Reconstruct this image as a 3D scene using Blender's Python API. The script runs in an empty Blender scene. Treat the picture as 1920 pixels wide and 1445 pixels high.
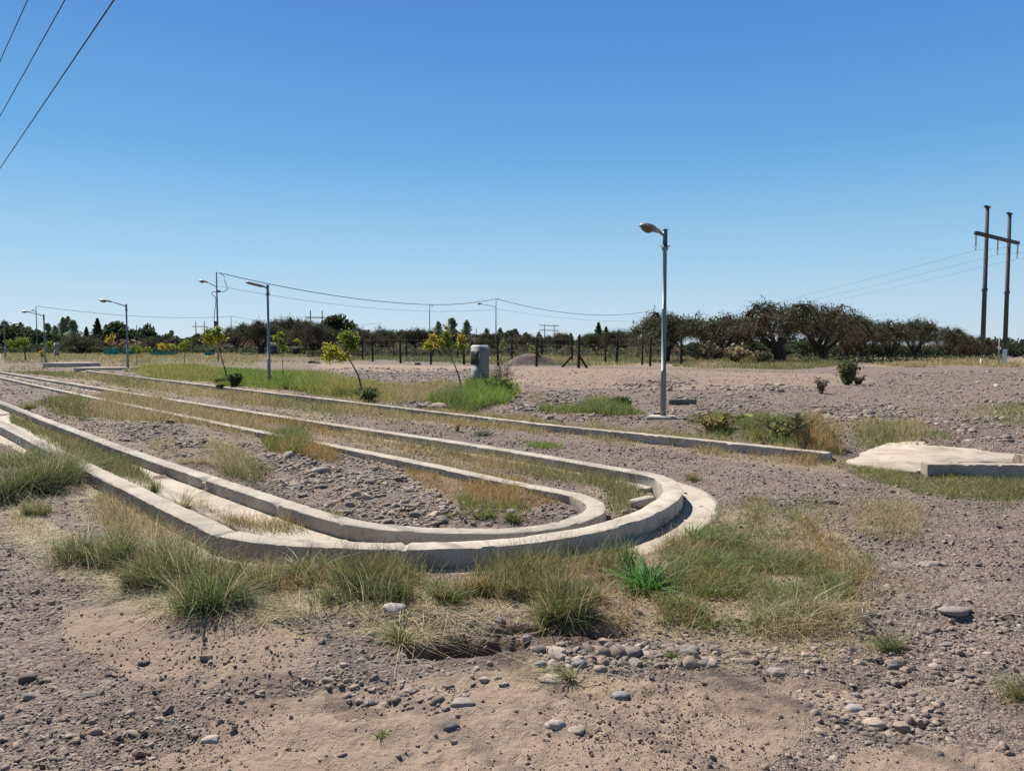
import bpy, math, random
import numpy as np
rng = np.random.default_rng(11)
random.seed(11)
C = bpy.context.scene.collection
PI = math.pi

# ------------------------------------------------------------------ camera model
F, CX, CY, H = 1400.0, 960.0, 722.5, 1.65
P = math.atan(77.5 / 1400)
cP, sP = math.cos(P), math.sin(P)
def ray(px, py):
    u = (px - CX) / F; v = (CY - py) / F
    return np.array([u, cP + v * sP, -sP + v * cP])
def G(px, py, z=0.0):                      # pixel -> point on the level z
    d = ray(px, py); t = (z - H) / d[2]
    return (d[0] * t, d[1] * t)
def D(px, py, Y):                          # pixel -> point at distance Y
    d = ray(px, py); t = Y / d[1]
    return (d[0] * t, Y, H + d[2] * t)
def GL(L, z=0.0):
    return np.array([G(a, b, z) for a, b in L])

# ------------------------------------------------------------------ noise
def _h(ix, iy, s):
    n = (ix.astype(np.int64) * 374761393 + iy.astype(np.int64) * 668265263 + s * 1442695041) & 0xffffffff
    n = ((n ^ (n >> 13)) * 1274126177) & 0xffffffff
    return ((n ^ (n >> 16)) & 0xffff) / 65535.0
def vn(x, y, s=0):
    x = np.asarray(x, float); y = np.asarray(y, float)
    ix = np.floor(x); iy = np.floor(y); fx = x - ix; fy = y - iy
    fx = fx * fx * (3 - 2 * fx); fy = fy * fy * (3 - 2 * fy)
    a = _h(ix, iy, s); b = _h(ix + 1, iy, s); c = _h(ix, iy + 1, s); d = _h(ix + 1, iy + 1, s)
    return (a + (b - a) * fx) * (1 - fy) + (c + (d - c) * fx) * fy
def fbm(x, y, s=0, o=4, g=0.5):
    t = 0; a = 1; n = 0
    for k in range(o):
        t = t + a * (vn(x * 2**k + 17.3 * k, y * 2**k - 9.1 * k, s + k) - .5); n += a; a *= g
    return t / n * 2
def sst(a, b, x):
    t = np.clip((x - a) / (b - a), 0, 1); return t * t * (3 - 2 * t)
def inside(poly, x, y):
    r = np.zeros(np.shape(x), bool); n = len(poly)
    for i in range(n):
        x0, y0 = poly[i]; x1, y1 = poly[(i + 1) % n]
        if y0 == y1: continue
        m = ((y0 > y) != (y1 > y)) & (x < (x1 - x0) * (y - y0) / (y1 - y0) + x0)
        r ^= m
    return r
def pdist(path, x, y):
    best = np.full(np.shape(x), 1e9)
    for i in range(len(path) - 1):
        ax, ay = path[i]; bx, by = path[i + 1]; dx, dy = bx - ax, by - ay
        t = np.clip(((x - ax) * dx + (y - ay) * dy) / (dx * dx + dy * dy + 1e-12), 0, 1)
        best = np.minimum(best, (x - ax - t * dx)**2 + (y - ay - t * dy)**2)
    return np.sqrt(best)

# ------------------------------------------------------------------ object helpers
def put(o, parent=None, label=None, cat=None, group=None, kind=None):
    C.objects.link(o)
    if parent: o.parent = parent
    if label: o['label'] = label
    if cat: o['category'] = cat
    if group: o['group'] = group
    if kind: o['kind'] = kind
    return o
def thing(name, loc, label, cat, group=None, rz=0.0, scale=None):
    o = bpy.data.objects.new(name, None)
    o.empty_display_size = .1
    o.location = loc; o.rotation_euler = (0, 0, rz)
    if scale: o.scale = scale
    return put(o, None, label, cat, group)
def dup(root, loc, rz, label, group=None, scale=None):
    r = root.copy(); C.objects.link(r); r.location = loc; r.rotation_euler = (0, 0, rz)
    if scale: r.scale = scale
    r['label'] = label
    if group: r['group'] = group
    for ch in list(root.children):
        c = ch.copy(); C.objects.link(c); c.parent = r
        for g in ch.children:
            d = g.copy(); C.objects.link(d); d.parent = c
    return r
class MB:
    """collects geometry; build() links it as ONE mesh"""
    def __init__(s): s.v = []; s.f = []; s.c = []; s.n = 0
    def add(s, v, f, col=None):
        v = np.asarray(v, float).reshape(-1, 3)
        s.v.append(v)
        for a in (f if isinstance(f, (list, tuple)) and len(f) and isinstance(f[0], np.ndarray) and f[0].ndim == 2 else [np.asarray(f)]):
            s.f.append(a + s.n)
        if col is None: col = (1, 1, 1)
        col = np.asarray(col, float)
        s.c.append(np.broadcast_to(col, (len(v), 3)))
        s.n += len(v)
    def mesh(s, name, mat, smooth=False):
        me = bpy.data.meshes.new(name)
        v = np.concatenate(s.v); me.vertices.add(len(v)); me.vertices.foreach_set('co', v.astype(np.float32).ravel())
        li = np.concatenate([a.ravel() for a in s.f]).astype(np.int32)
        ln = np.concatenate([np.full(len(a), a.shape[1], np.int32) for a in s.f])
        st = np.concatenate([[0], np.cumsum(ln)[:-1]]).astype(np.int32)
        me.loops.add(len(li)); me.loops.foreach_set('vertex_index', li)
        me.polygons.add(len(ln)); me.polygons.foreach_set('loop_start', st); me.polygons.foreach_set('loop_total', ln)
        if smooth: me.polygons.foreach_set('use_smooth', np.ones(len(ln), bool))
        me.update(calc_edges=True)
        at = me.attributes.new('tint', 'FLOAT_COLOR', 'POINT')
        cc = np.ones((len(v), 4), np.float32); cc[:, :3] = np.concatenate(s.c); at.data.foreach_set('color', cc.ravel())
        if mat: me.materials.append(mat)
        if smooth == 'auto': me.set_sharp_from_angle(angle=math.radians(34))
        return me
    def build(s, name, mat, parent=None, smooth=False, **k):
        return put(bpy.data.objects.new(name, s.mesh(name, mat, smooth)), parent, **k)
    # ---- shapes
    def box(s, c, d, rz=0.0, top=1.0, col=None, tilt=0.0, bev=0.0):
        x, y, z = [q / 2 for q in d]
        if bev > 0:
            b = min(bev, x * .9, y * .9, z * .9)
            rings = []
            for (zz, ins) in ((-z, b), (-z + b, 0), (z - b, 0), (z, b)):
                k = top if zz > 0 else 1
                X, Y = (x - ins) * k, (y - ins) * k; q = b * .6
                rings += [[X - q, Y, zz], [X, Y - q, zz], [X, -Y + q, zz], [X - q, -Y, zz], [-X + q, -Y, zz], [-X, -Y + q, zz], [-X, Y - q, zz], [-X + q, Y, zz]]
            v = np.array(rings); f = []
            for r in range(3):
                for i in range(8):
                    j = (i + 1) % 8; f.append([r * 8 + j, r * 8 + i, r * 8 + 8 + i, r * 8 + 8 + j])
            F_ = [np.array(f), np.array([list(range(8)), list(range(31, 23, -1))])]
        else:
            v = np.array([[-x, -y, -z], [x, -y, -z], [x, y, -z], [-x, y, -z], [-x * top, -y * top, z], [x * top, -y * top, z], [x * top, y * top, z], [-x * top, y * top, z]])
            F_ = [np.array([[0, 3, 2, 1], [4, 5, 6, 7], [0, 1, 5, 4], [1, 2, 6, 5], [2, 3, 7, 6], [3, 0, 4, 7]])]
        if tilt:
            ct, stt = math.cos(tilt), math.sin(tilt); v = np.c_[v[:, 0] * ct + v[:, 2] * stt, v[:, 1], -v[:, 0] * stt + v[:, 2] * ct]
        ca, sa = math.cos(rz), math.sin(rz)
        v = np.c_[v[:, 0] * ca - v[:, 1] * sa, v[:, 0] * sa + v[:, 1] * ca, v[:, 2]] + np.array(c)
        s.add(v, F_, col)
    def tube(s, pts, rad, sides=8, col=None, cap=True):
        p = np.asarray(pts, float); n = len(p)
        rad = np.broadcast_to(np.asarray(rad, float), (n,))
        t = np.gradient(p, axis=0); t /= np.linalg.norm(t, axis=1)[:, None] + 1e-12
        ref = np.array([0, 0, 1.0]) if abs(t[0][2]) < .9 else np.array([1.0, 0, 0])
        a = np.cross(t, ref); a /= np.linalg.norm(a, axis=1)[:, None] + 1e-9
        b = np.cross(t, a)
        th = np.arange(sides) / sides * 2 * PI
        v = p[:, None, :] + rad[:, None, None] * (np.cos(th)[None, :, None] * a[:, None, :] + np.sin(th)[None, :, None] * b[:, None, :])
        i = np.arange(n - 1)[:, None] * sides; j = np.arange(sides)[None]; k = (j + 1) % sides
        f = np.stack([i + j, i + k, i + sides + k, i + sides + j], -1).reshape(-1, 4)
        fs = [f[:, ::-1]]
        if cap: fs += [np.array([list(range(sides))]), np.array([list(range(n * sides - 1, (n - 1) * sides - 1, -1))])]
        s.add(v.reshape(-1, 3), fs, col)
    def lathe(s, prof, c, sides=20, scale=(1, 1), rz=0, col=None):
        th = np.arange(sides) / sides * 2 * PI; v = []
        for r, z in prof:
            v.append(np.c_[np.cos(th) * r * scale[0], np.sin(th) * r * scale[1], np.full(sides, z)])
        v = np.concatenate(v); ca, sa = math.cos(rz), math.sin(rz)
        v = np.c_[v[:, 0] * ca - v[:, 1] * sa, v[:, 0] * sa + v[:, 1] * ca, v[:, 2]] + np.array(c)
        n = len(prof); i = np.arange(n - 1)[:, None] * sides; j = np.arange(sides)[None]; k = (j + 1) % sides
        f = np.stack([i + j, i + k, i + sides + k, i + sides + j], -1).reshape(-1, 4)
        s.add(v, [f, np.array([list(range(sides - 1, -1, -1))]), np.array([list(range((n - 1) * sides, n * sides))])], col)

# ------------------------------------------------------------------ materials
def nt(name):
    m = bpy.data.materials.new(name); m.use_nodes = True
    t = m.node_tree; t.nodes.clear()
    out = t.nodes.new('ShaderNodeOutputMaterial')
    return m, t, out
def N(t, typ, **k):
    n = t.nodes.new(typ)
    for a, b in k.items():
        if a in n.inputs: n.inputs[a].default_value = b
        else: setattr(n, a, b)
    return n
def ramp(t, fac, stops):
    r = t.nodes.new('ShaderNodeValToRGB'); e = r.color_ramp.elements
    e[0].position, e[0].color = stops[0][0], (*stops[0][1], 1)
    e[1].position, e[1].color = stops[-1][0], (*stops[-1][1], 1)
    for p, c in stops[1:-1]:
        q = e.new(p); q.color = (*c, 1)
    t.links.new(fac, r.inputs[0]); return r.outputs[0]
def mixc(t, fac, a, b, mode='MIX'):
    m = t.nodes.new('ShaderNodeMix'); m.data_type = 'RGBA'; m.blend_type = mode
    for s, q in ((0, fac), (6, a), (7, b)):
        if hasattr(q, 'is_linked'): t.links.new(q, m.inputs[s])
        elif s == 0: m.inputs[0].default_value = q
        else: m.inputs[s].default_value = (*q, 1)
    return m.outputs[2]
def mth(t, op, a, b=0.0, c=None):
    m = t.nodes.new('ShaderNodeMath'); m.operation = op
    for i, q in enumerate((a, b) if c is None else (a, b, c)):
        if hasattr(q, 'is_linked'): t.links.new(q, m.inputs[i])
        else: m.inputs[i].default_value = q
    return m.outputs[0]
def noise(t, vec, scale, detail=5, rough=.55, out=0):
    n = t.nodes.new('ShaderNodeTexNoise'); n.inputs['Scale'].default_value = scale
    n.inputs['Detail'].default_value = detail; n.inputs['Roughness'].default_value = rough
    t.links.new(vec, n.inputs['Vector']); return n.outputs[out]
def voro(t, vec, scale, feature='F1', out='Distance'):
    n = t.nodes.new('ShaderNodeTexVoronoi'); n.feature = feature; n.inputs['Scale'].default_value = scale
    t.links.new(vec, n.inputs['Vector']); return n.outputs[out]
def bump(t, h, strength, dist):
    b = t.nodes.new('ShaderNodeBump'); b.inputs['Strength'].default_value = strength; b.inputs['Distance'].default_value = dist
    t.links.new(h, b.inputs['Height']); return b.outputs[0]
def pbsdf(t, out, col, rough=.8, metal=0.0, nrm=None, spec=.3):
    b = t.nodes.new('ShaderNodeBsdfPrincipled'); b.inputs['Roughness'].default_value = rough; b.inputs['Metallic'].default_value = metal
    b.inputs['Specular IOR Level'].default_value = spec
    if hasattr(col, 'is_linked'): t.links.new(col, b.inputs['Base Color'])
    else: b.inputs['Base Color'].default_value = (*col, 1)
    if nrm is not None: t.links.new(nrm, b.inputs['Normal'])
    if out is not None: t.links.new(b.outputs[0], out.inputs[0])
    return b
def objvec(t): return t.nodes.new('ShaderNodeTexCoord').outputs['Object']
def worldvec(t): return t.nodes.new('ShaderNodeNewGeometry').outputs['Position']
def tint(t):
    a = t.nodes.new('ShaderNodeAttribute'); a.attribute_name = 'tint'; return a.outputs['Color']

def mat_simple(name, c1, c2, scale=6, rough=.8, metal=0., bstr=.2, bdist=.01, spec=.3, bscale=None):
    m, t, o = nt(name); v = objvec(t)
    n = noise(t, v, scale, 6)
    col = ramp(t, n, [(.3, c1), (.7, c2)])
    b = bump(t, noise(t, v, bscale or scale * 6, 4), bstr, bdist)
    pbsdf(t, o, col, rough, metal, b, spec); return m
def mat_foliage(name, transl=.35, rough=.6, gain=(1, 1, 1)):
    m, t, o = nt(name); c = tint(t)
    c = mixc(t, 1.0, c, gain, 'MULTIPLY')
    d = pbsdf(t, None, c, rough, spec=.25 if rough < .8 else .03)
    tr = t.nodes.new('ShaderNodeBsdfTranslucent'); t.links.new(c, tr.inputs[0])
    mx = t.nodes.new('ShaderNodeMixShader'); mx.inputs[0].default_value = transl
    t.links.new(d.outputs[0], mx.inputs[1]); t.links.new(tr.outputs[0], mx.inputs[2]); t.links.new(mx.outputs[0], o.inputs[0])
    return m
def mat_concrete(name, c1=(.36, .31, .25), c2=(.50, .44, .365), dirt=(.25, .19, .145), seed=0.0):
    m, t, o = nt(name); v = worldvec(t)
    n1 = noise(t, v, 1.7, 7, .62); n2 = noise(t, v, 22, 6, .65); n3 = noise(t, v, 5.5, 5, .6)
    col = ramp(t, n1, [(.32, c1), (.66, c2)])
    col = mixc(t, mth(t, 'MULTIPLY', ramp(t, n2, [(.45, (0, 0, 0)), (.75, (1, 1, 1))]), .30), col, (.27, .23, .19))
    col = mixc(t, mth(t, 'MULTIPLY', ramp(t, n3, [(.54, (0, 0, 0)), (.68, (1, 1, 1))]), .5), col, dirt)
    col = mixc(t, 1.0, col, tint(t), 'MULTIPLY')
    st_ = ramp(t, noise(t, v, 2.6, 8, .72), [(.52, (0, 0, 0)), (.66, (1, 1, 1))]); col = mixc(t, mth(t, 'MULTIPLY', st_, .75), col, (.20, .16, .125))
    sp_ = ramp(t, noise(t, v, 48, 3, .6), [(.62, (0, 0, 0)), (.70, (1, 1, 1))]); col = mixc(t, mth(t, 'MULTIPLY', sp_, .5), col, (.15, .125, .105))
    pits = ramp(t, voro(t, v, 55), [(.05, (0, 0, 0)), (.22, (1, 1, 1))])
    h = mth(t, 'ADD', mth(t, 'MULTIPLY', n2, .8), mth(t, 'MULTIPLY', pits, .25))
    pbsdf(t, o, col, .9, 0, bump(t, h, .3, .008), .2); return m
def mat_stone(name):
    m, t, o = nt(name); v = worldvec(t)
    n = noise(t, v, 40, 5, .6)
    k = ramp(t, n, [(.25, (.72, .72, .72)), (.75, (1.25, 1.25, 1.25))])
    col = mixc(t, 1.0, tint(t), k, 'MULTIPLY')
    pbsdf(t, o, col, .82, 0, bump(t, noise(t, v, 90, 4), .35, .006), .25); return m

M = {}
M['concrete'] = mat_concrete('concrete')
M['slab'] = mat_concrete('pale_concrete', (.42, .36, .29), (.55, .48, .40), (.33, .25, .19))
M['galv'] = mat_simple('galvanised_steel', (.165, .185, .215), (.22, .245, .28), 7, .55, .15, .05, .002, .4)
M['dkmetal'] = mat_simple('dark_metal', (.05, .055, .06), (.09, .095, .10), 9, .5, .4, .05, .002)
M['lamp'] = mat_simple('lamp_housing', (.24, .235, .23), (.31, .30, .295), 9, .45, .2, .05, .002, .5)
M['ceramic'] = mat_simple('insulator', (.10, .08, .07), (.15, .12, .10), 9, .3, 0, .05, .002)
M['pylon'] = mat_simple('weathered_pole_concrete', (.055, .058, .066), (.09, .093, .102), 4, .85, 0, .2, .01)
M['wood'] = mat_simple('dark_post_wood', (.018, .014, .011), (.05, .036, .026), 8, .85, 0, .4, .02)
M['palewood'] = mat_simple('pale_wood', (.30, .26, .21), (.42, .37, .30), 8, .8, 0, .3, .01)
M['beam'] = mat_simple('mossy_beam', (.10, .11, .075), (.20, .20, .15), 10, .9, 0, .4, .02)
M['cable'] = mat_simple('black_cable', (.012, .012, .014), (.02, .02, .022), 9, .6)
M['wire'] = mat_simple('fence_wire', (.03, .028, .025), (.05, .045, .04), 9, .8, 0)
M['bark'] = mat_simple('bark', (.032, .025, .02), (.075, .058, .046), 5, .95, 0, .7, .05)
M['stem'] = mat_simple('young_bark', (.06, .045, .03), (.13, .10, .07), 9, .9)
M['net'] = mat_simple('green_shade_cloth', (.02, .20, .15), (.04, .30, .22), 6, .7)
M['white'] = mat_simple('white_plaster', (.66, .64, .60), (.78, .76, .72), 4, .85)
M['cabinet'] = mat_simple('grey_plaster', (.24, .22, .205), (.30, .275, .258), 5, .9, 0, .15, .003)
M['door'] = mat_simple('grey_green_door', (.20, .225, .195), (.29, .31, .27), 8, .7, 0, .1, .004)
M['meter'] = mat_simple('meter_window', (.018, .020, .018), (.032, .034, .03), 8, .25, 0, .05, .002, .5)
M['mark'] = mat_simple('dark_paint', (.05, .05, .05), (.08, .08, .08), 20, .8)
M['grass'] = mat_foliage('grass_blades', .38, .55)
M['leaf'] = mat_foliage('leaves', .42, .9)
M['twig'] = mat_foliage('twigs', .12, .9)
M['stone'] = mat_stone('river_stone')
M['dusty'] = mat_concrete('dusty_shade_concrete', (.33, .27, .215), (.50, .43, .355), (.27, .195, .15))  # dust on the slab; on the right kerb its darker tone imitates shade
m, t, o = nt('lamp_bowl')
b = pbsdf(t, o, (.16, .145, .135), .18, 0, None, .6); b.inputs['Transmission Weight'].default_value = .45
M['bowl'] = m

# ground: dirt / gravel / dry litter by the 'tint' masks (R gravel, G litter, B darker tone)
m, t, o = nt('ground'); v = worldvec(t)
sep = t.nodes.new('ShaderNodeSeparateColor'); t.links.new(tint(t), sep.inputs[0])
nb = noise(t, v, .55, 8, .6); nm = noise(t, v, 3.5, 7, .62); nf = noise(t, v, 26, 6, .65); nh = noise(t, v, 120, 3, .6)
dirt = ramp(t, nm, [(.28, (.175, .127, .095)), (.5, (.285, .214, .164)), (.72, (.40, .315, .25))])
dirt = mixc(t, .35, dirt, ramp(t, nb, [(.3, (.19, .138, .103)), (.7, (.37, .285, .223))]))
dirt = mixc(t, .5, dirt, ramp(t, nf, [(.3, (.19, .138, .103)), (.7, (.39, .30, .237))]))
wv = N(t, 'ShaderNodeVectorMath', operation='ADD'); t.links.new(v, wv.inputs[0])
wn = N(t, 'ShaderNodeVectorMath', operation='SCALE'); t.links.new(noise(t, v, 18, 3, .5, 1), wn.inputs[0]); wn.inputs['Scale'].default_value = .03
t.links.new(wn.outputs[0], wv.inputs[1]); wvv = wv.outputs[0]
g1c = voro(t, wvv, 34, 'F1', 'Color'); g2c = voro(t, wvv, 75, 'F1', 'Color')
s1 = N(t, 'ShaderNodeSeparateColor'); t.links.new(g1c, s1.inputs[0]); s2 = N(t, 'ShaderNodeSeparateColor'); t.links.new(g2c, s2.inputs[0])
stops = [(0, (.095, .073, .062)), (.3, (.145, .113, .096)), (.6, (.205, .16, .134)), (.85, (.275, .214, .175)), (1, (.36, .29, .24))]
g1 = ramp(t, s1.outputs[0], stops); g2 = ramp(t, s2.outputs[0], stops)
grav = mixc(t, .5, g1, g2)
grav = mixc(t, mth(t, 'MULTIPLY', ramp(t, nm, [(.45, (0, 0, 0)), (.7, (1, 1, 1))]), .55), grav, dirt)
lit = ramp(t, nf, [(.3, (.26, .19, .11)), (.7, (.44, .35, .21))])
gm = ramp(t, mth(t, 'ADD', sep.outputs[0], mth(t, 'ADD', mth(t, 'MULTIPLY', mth(t, 'SUBTRACT', nm, .5), 1.5), mth(t, 'MULTIPLY', mth(t, 'SUBTRACT', nf, .5), .9))), [(.32, (0, 0, 0)), (.55, (1, 1, 1))])
col = mixc(t, gm, dirt, grav)
lm = ramp(t, mth(t, 'ADD', sep.outputs[1], mth(t, 'MULTIPLY', mth(t, 'SUBTRACT', nf, .5), .8)), [(.3, (0, 0, 0)), (.8, (.8, .8, .8))])
col = mixc(t, lm, col, lit)
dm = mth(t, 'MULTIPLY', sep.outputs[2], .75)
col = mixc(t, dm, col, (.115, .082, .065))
e1 = voro(t, wvv, 34); e2 = voro(t, wvv, 75)
hg = mth(t, 'SUBTRACT', 1.0, mth(t, 'ADD', mth(t, 'MULTIPLY', e1, .8), mth(t, 'MULTIPLY', e2, .45)))
hh = mth(t, 'ADD', mth(t, 'MULTIPLY', hg, mth(t, 'ADD', mth(t, 'MULTIPLY', gm, .85), .15)), mth(t, 'ADD', mth(t, 'MULTIPLY', nf, 1.1), mth(t, 'MULTIPLY', nh, .55)))
pbsdf(t, o, col, .95, 0, bump(t, hh, .8, .022), .1)
M['ground'] = m

# ------------------------------------------------------------------ plan of the place
O_px = [(0,795),(43,813),(133,858),(200,893),(267,927),(333,957),(400,988),(427,1000),(500,1012),(567,1017),(640,1020),(717,1023),(834,1022),(952,1016),(1030,1006),(1108,993),(1166,977),(1209,962),(1241,944),(1260,928),(1260,913),(1241,897),(1202,887),(1147,877),(1069,863),(991,850),(873,831),(756,814),(678,804),(600,793),(533,780),(433,765),(333,752),(233,735),(133,718),(33,702)]
I_px = [(0,752),(67,780),(150,813),(233,843),(333,875),(400,897),(500,932),(567,953),(617,968),(659,978),(717,987),(795,993),(873,995),(952,994),(1030,986),(1088,971),(1116,956),(1112,942),(1084,928),(1041,919),(991,911),(913,893),(834,876),(756,861),(678,844),(600,831),(500,812),(433,797),(350,780),(267,764),(207,751),(173,744),(82,726),(30,713)]
K_px = [(165,695),(300,712),(433,727),(640,751),(750,764),(854,776),(958,789),(1062,800),(1167,810),(1250,818),(1312,824),(1425,836),(1556,849)]
def extend(p, a=0., b=0.):
    p = [tuple(q) for q in p]
    if a:
        d = np.subtract(p[0], p[4]); d = d / np.linalg.norm(d); p.insert(0, tuple(np.add(p[0], d * a)))
    if b:
        d = np.subtract(p[-1], p[-5]); d = d / np.linalg.norm(d); p.append(tuple(np.add(p[-1], d * b)))
    return np.array(p)
def smooth(p, n=2):
    p = p.copy()
    for _ in range(n):
        q = p.copy(); q[1:-1] = p[1:-1] * .5 + (p[:-2] + p[2:]) * .25; p = q
    return p
def catmull(p, step):
    out = []
    q = np.vstack([2 * p[0] - p[1], p, 2 * p[-1] - p[-2]])
    for i in range(len(p) - 1):
        a, b, c, d = q[i:i + 4]; n = max(2, int(np.linalg.norm(c - b) / step))
        for k in range(n):
            u = k / n
            out.append(.5 * ((2 * b) + (c - a) * u + (2 * a - 5 * b + 4 * c - d) * u * u + (3 * b - a - 3 * c + d) * u**3))
    out.append(p[-1]); return np.array(out)
O_w = extend(GL(O_px, .15), 14, 25); I_w = extend(GL(I_px, .15), 12, 20); K_w = GL(K_px, .13)
def fair(p, lo, hi):                # straighten the long runs a little, keep the bend
    q = p.copy(); s = smooth(p, 3); q[:lo] = s[:lo]; q[hi:] = s[hi:]; return q
O_w = fair(O_w, 7, 24); I_w = fair(I_w, 8, 21); K_w = smooth(K_w, 2)
O_poly, I_poly = O_w, I_w
K_side = np.vstack([K_w, [K_w[-1] + np.array([.5, -.5])], GL([(1733, 868), (2150, 873)], .17), [[40, 9.0]], [[400, 9]], [[400, 500]], [[-400, 500]], [[-400, 420]]])
S_mound = GL([(745, 765), (770, 748), (800, 745), (850, 765), (800, 772)])

# ------------------------------------------------------------------ terrain on a polar grid
R0, RN, NR = 0.7, 6000.0, 1180
lr = np.concatenate([np.linspace(math.log(R0), math.log(120), 900), np.linspace(math.log(120), math.log(RN), NR - 899)[1:]])
LR_A, LR_B = lr[1] - lr[0], lr[901] - lr[900]
th = np.concatenate([np.linspace(-48, 48, 437), np.linspace(48, 312, 178)[1:-1]]) * PI / 180
NT = len(th)
rr = np.exp(lr)[:, None] * np.ones(NT)[None]; tt = np.ones(NR)[:, None] * th[None]
gx, gy = rr * np.sin(tt), rr * np.cos(tt)
def soft(polypx, x, y, rag=.25, z=0.0, sc=2.5, world=False):
    poly = np.array(polypx) if world else GL(polypx, z)
    r = np.hypot(x, y)
    k = rag * np.clip(r / 6, .6, 6)
    return inside(poly, x + fbm(x * sc / np.clip(r/6,1,8), y * sc / np.clip(r/6,1,8), 31) * k, y + fbm(x * sc / np.clip(r/6,1,8), y * sc / np.clip(r/6,1,8), 47) * k).astype(float)
def terrain(x, y):
    r = np.hypot(x, y)
    fine = np.clip(1 - r / 60, 0, 1)
    z = fbm(x * .5, y * .5, 1, 4) * .035 * sst(0, 4, r) + fine * (fbm(x * 3, y * 3, 5, 4) * .018 + fbm(x * 11, y * 11, 9, 3, .6) * .014 - .012 * np.clip(.10 - np.abs(fbm(x * 2.1, y * 2.1, 29, 4, .6)), 0, .1) / .1)
    near = r < 75
    ins_o = np.zeros_like(x, bool); ins_i = ins_o.copy(); dI = np.full_like(x, 99.); dO = dI.copy(); beh = ins_o.copy(); dK = dI.copy()
    xn, yn = x[near], y[near]
    ins_o[near] = inside(O_poly, xn, yn); ins_i[near] = inside(I_poly, xn, yn)
    dI[near] = pdist(I_w, xn, yn); dO[near] = pdist(O_w, xn, yn); dK[near] = pdist(K_w, xn, yn)
    beh = inside(K_side, x, y)
    chan = ins_o & ~ins_i
    # channel: low, soil drifts against the far run
    farrun = sst(-1.5, .8, x + y - 7.2)
    z = np.where(chan, z * .6 + .0 + farrun * (.05 + .02 * fbm(x * 2, y * 2, 3)) * sst(.05, .3, dO), z)
    gut = chan & (dI < .62) & (farrun < .4)
    z = np.where(gut, z * .5 - .02 + .10 * np.clip(fbm(x * 1.1, y * 1.1, 77, 3) - .12, 0, 1), z)
    # island
    z = np.where(ins_i, z * 1.3 + .07 + .06 * sst(0.05, 1.6, dI) + .05 * np.clip(fbm(x * 1.2, y * 1.2, 13), 0, 1), z)
    # outside apron
    dR = dO + .07 * fbm(x * 3.1, y * 3.1, 74) + .05 * fbm(x * 9, y * 9, 75)
    ap = (~ins_o) & (dR < .425) & (x + y < 9.8)
    z = np.where((~ins_o) & (dO < .8) & ~ap & (x + y < 9.8), z * .6 + .022, z)
    z = np.where(ap, z * .4 - .02 + .05 * np.clip(fbm(x * 1.6 + 3, y * 1.6, 78, 3) - .1, 0, 1), z)
    z = np.where(ap & (x < -.6), z + .055 * sst(.17, .32, dO) * np.clip(.85 + 1.6 * fbm(x * 1.4, y * 1.4, 79, 3), 0, 1.3), z)
    # beyond the far kerb
    rub = np.exp(-((dK - 1.6) / 1.1)**2) * (.5 + fbm(x * .8, y * .8, 21))
    z = np.where(beh, z * 1.5 + .07 + .05 * sst(.1, 1.2, dK) + np.where(dK < 90, .14 * np.clip(rub, 0, 2), 0) * sst(-3, 1, x), z)
    z = z * np.clip(1.2 - r / 900, .2, 1)
    sp = GL([(1586,860),(1640,836),(1700,829),(1800,835),(1990,842),(1990,868),(1735,866),(1722,879),(1650,872)], .08)
    soil = GL([(1700,829),(1770,834),(1850,842),(1925,848),(2100,854),(2100,835),(1800,832)], .12)
    ds = np.full_like(x, 99.); q_ = (np.abs(x - 7) < 5) & (np.abs(y - 11) < 4); ds[q_] = pdist(np.vstack([sp, sp[:1]]), x[q_], y[q_])
    z = np.where((ds < 1.1) & (x < 6.6), np.minimum(z, .03 + .15 * sst(.0, 1.1, ds) + .02 * fbm(x * 5, y * 5, 83)), z)
    isp = inside(sp, x, y); ns = inside(soil, x + .12 * fbm(x * 3, y * 3, 89), y + .2 * fbm(x * 3, y * 3, 90))
    z = np.where(isp, np.where(ns, .125 + .05 * np.clip(fbm(x * 2, y * 2, 88) + .35, 0, 1), -.03), z)
    # dips of the foreground
    for (px, py, dep, sx, sy) in ((870, 1212, .20, .30, .11), (1000, 1185, .13, .30, .06), (1090, 1185, .12, .26, .06), (690, 1325, .035, .34, .10), (640, 1300, .02, .2, .1), (430, 1300, .02, .5, .12)):
        a, b = G(px, py); w = fbm(x * 6, y * 6, 91) * .08
        q = ((x - a + w) / sx)**2 + ((y - b + w) / sy)**2
        z = z - dep * np.exp(-q**2)
    e = sst(4.25, 4.42, y + .25 * fbm(x * 1.2, y * .5, 66)) * sst(-3, -1.5, x); z = z + .035 * e * (1 - sst(5, 6, y)) * ((~ins_o) * 1.0)
    # faint wheel ruts with lug marks, crossing the foreground
    for (c0, sl_) in ((3.02, .035), (3.55, .02)):
        q = y - (c0 + sl_ * x + .05 * fbm(x * .7, x * 0 + c0, 71)); z = z - (.011 + .006 * np.sin((x + q * .6) * 42)) * np.exp(-(q / .085)**4) * np.clip(.7 + 1.2 * fbm(x * .9, y * .9, 72), 0, 1) * (r < 9)
    # wheel worn crust edge
    a = y - (3.42 + .12 * fbm(x * .9, x * 0 + 3, 55) + .10 * (x - .6)); z = z - .018 * np.exp(-(a / .05)**2) * sst(.1, .4, x) * (1 - sst(1.9, 2.4, x))
    # the plain falls away beyond the field on the right
    w = sst(2, 16, x - (y - 62) * .05)
    z = z - .013 * np.clip(y - 64, 0, 160) * w
    z = z + .25 * np.exp(-((y - 61 - 2 * fbm(x * .15, y * .1, 8)) / 1.6)**2) * sst(26, 34, x) * .6
    return z
gz = terrain(gx, gy)
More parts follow.
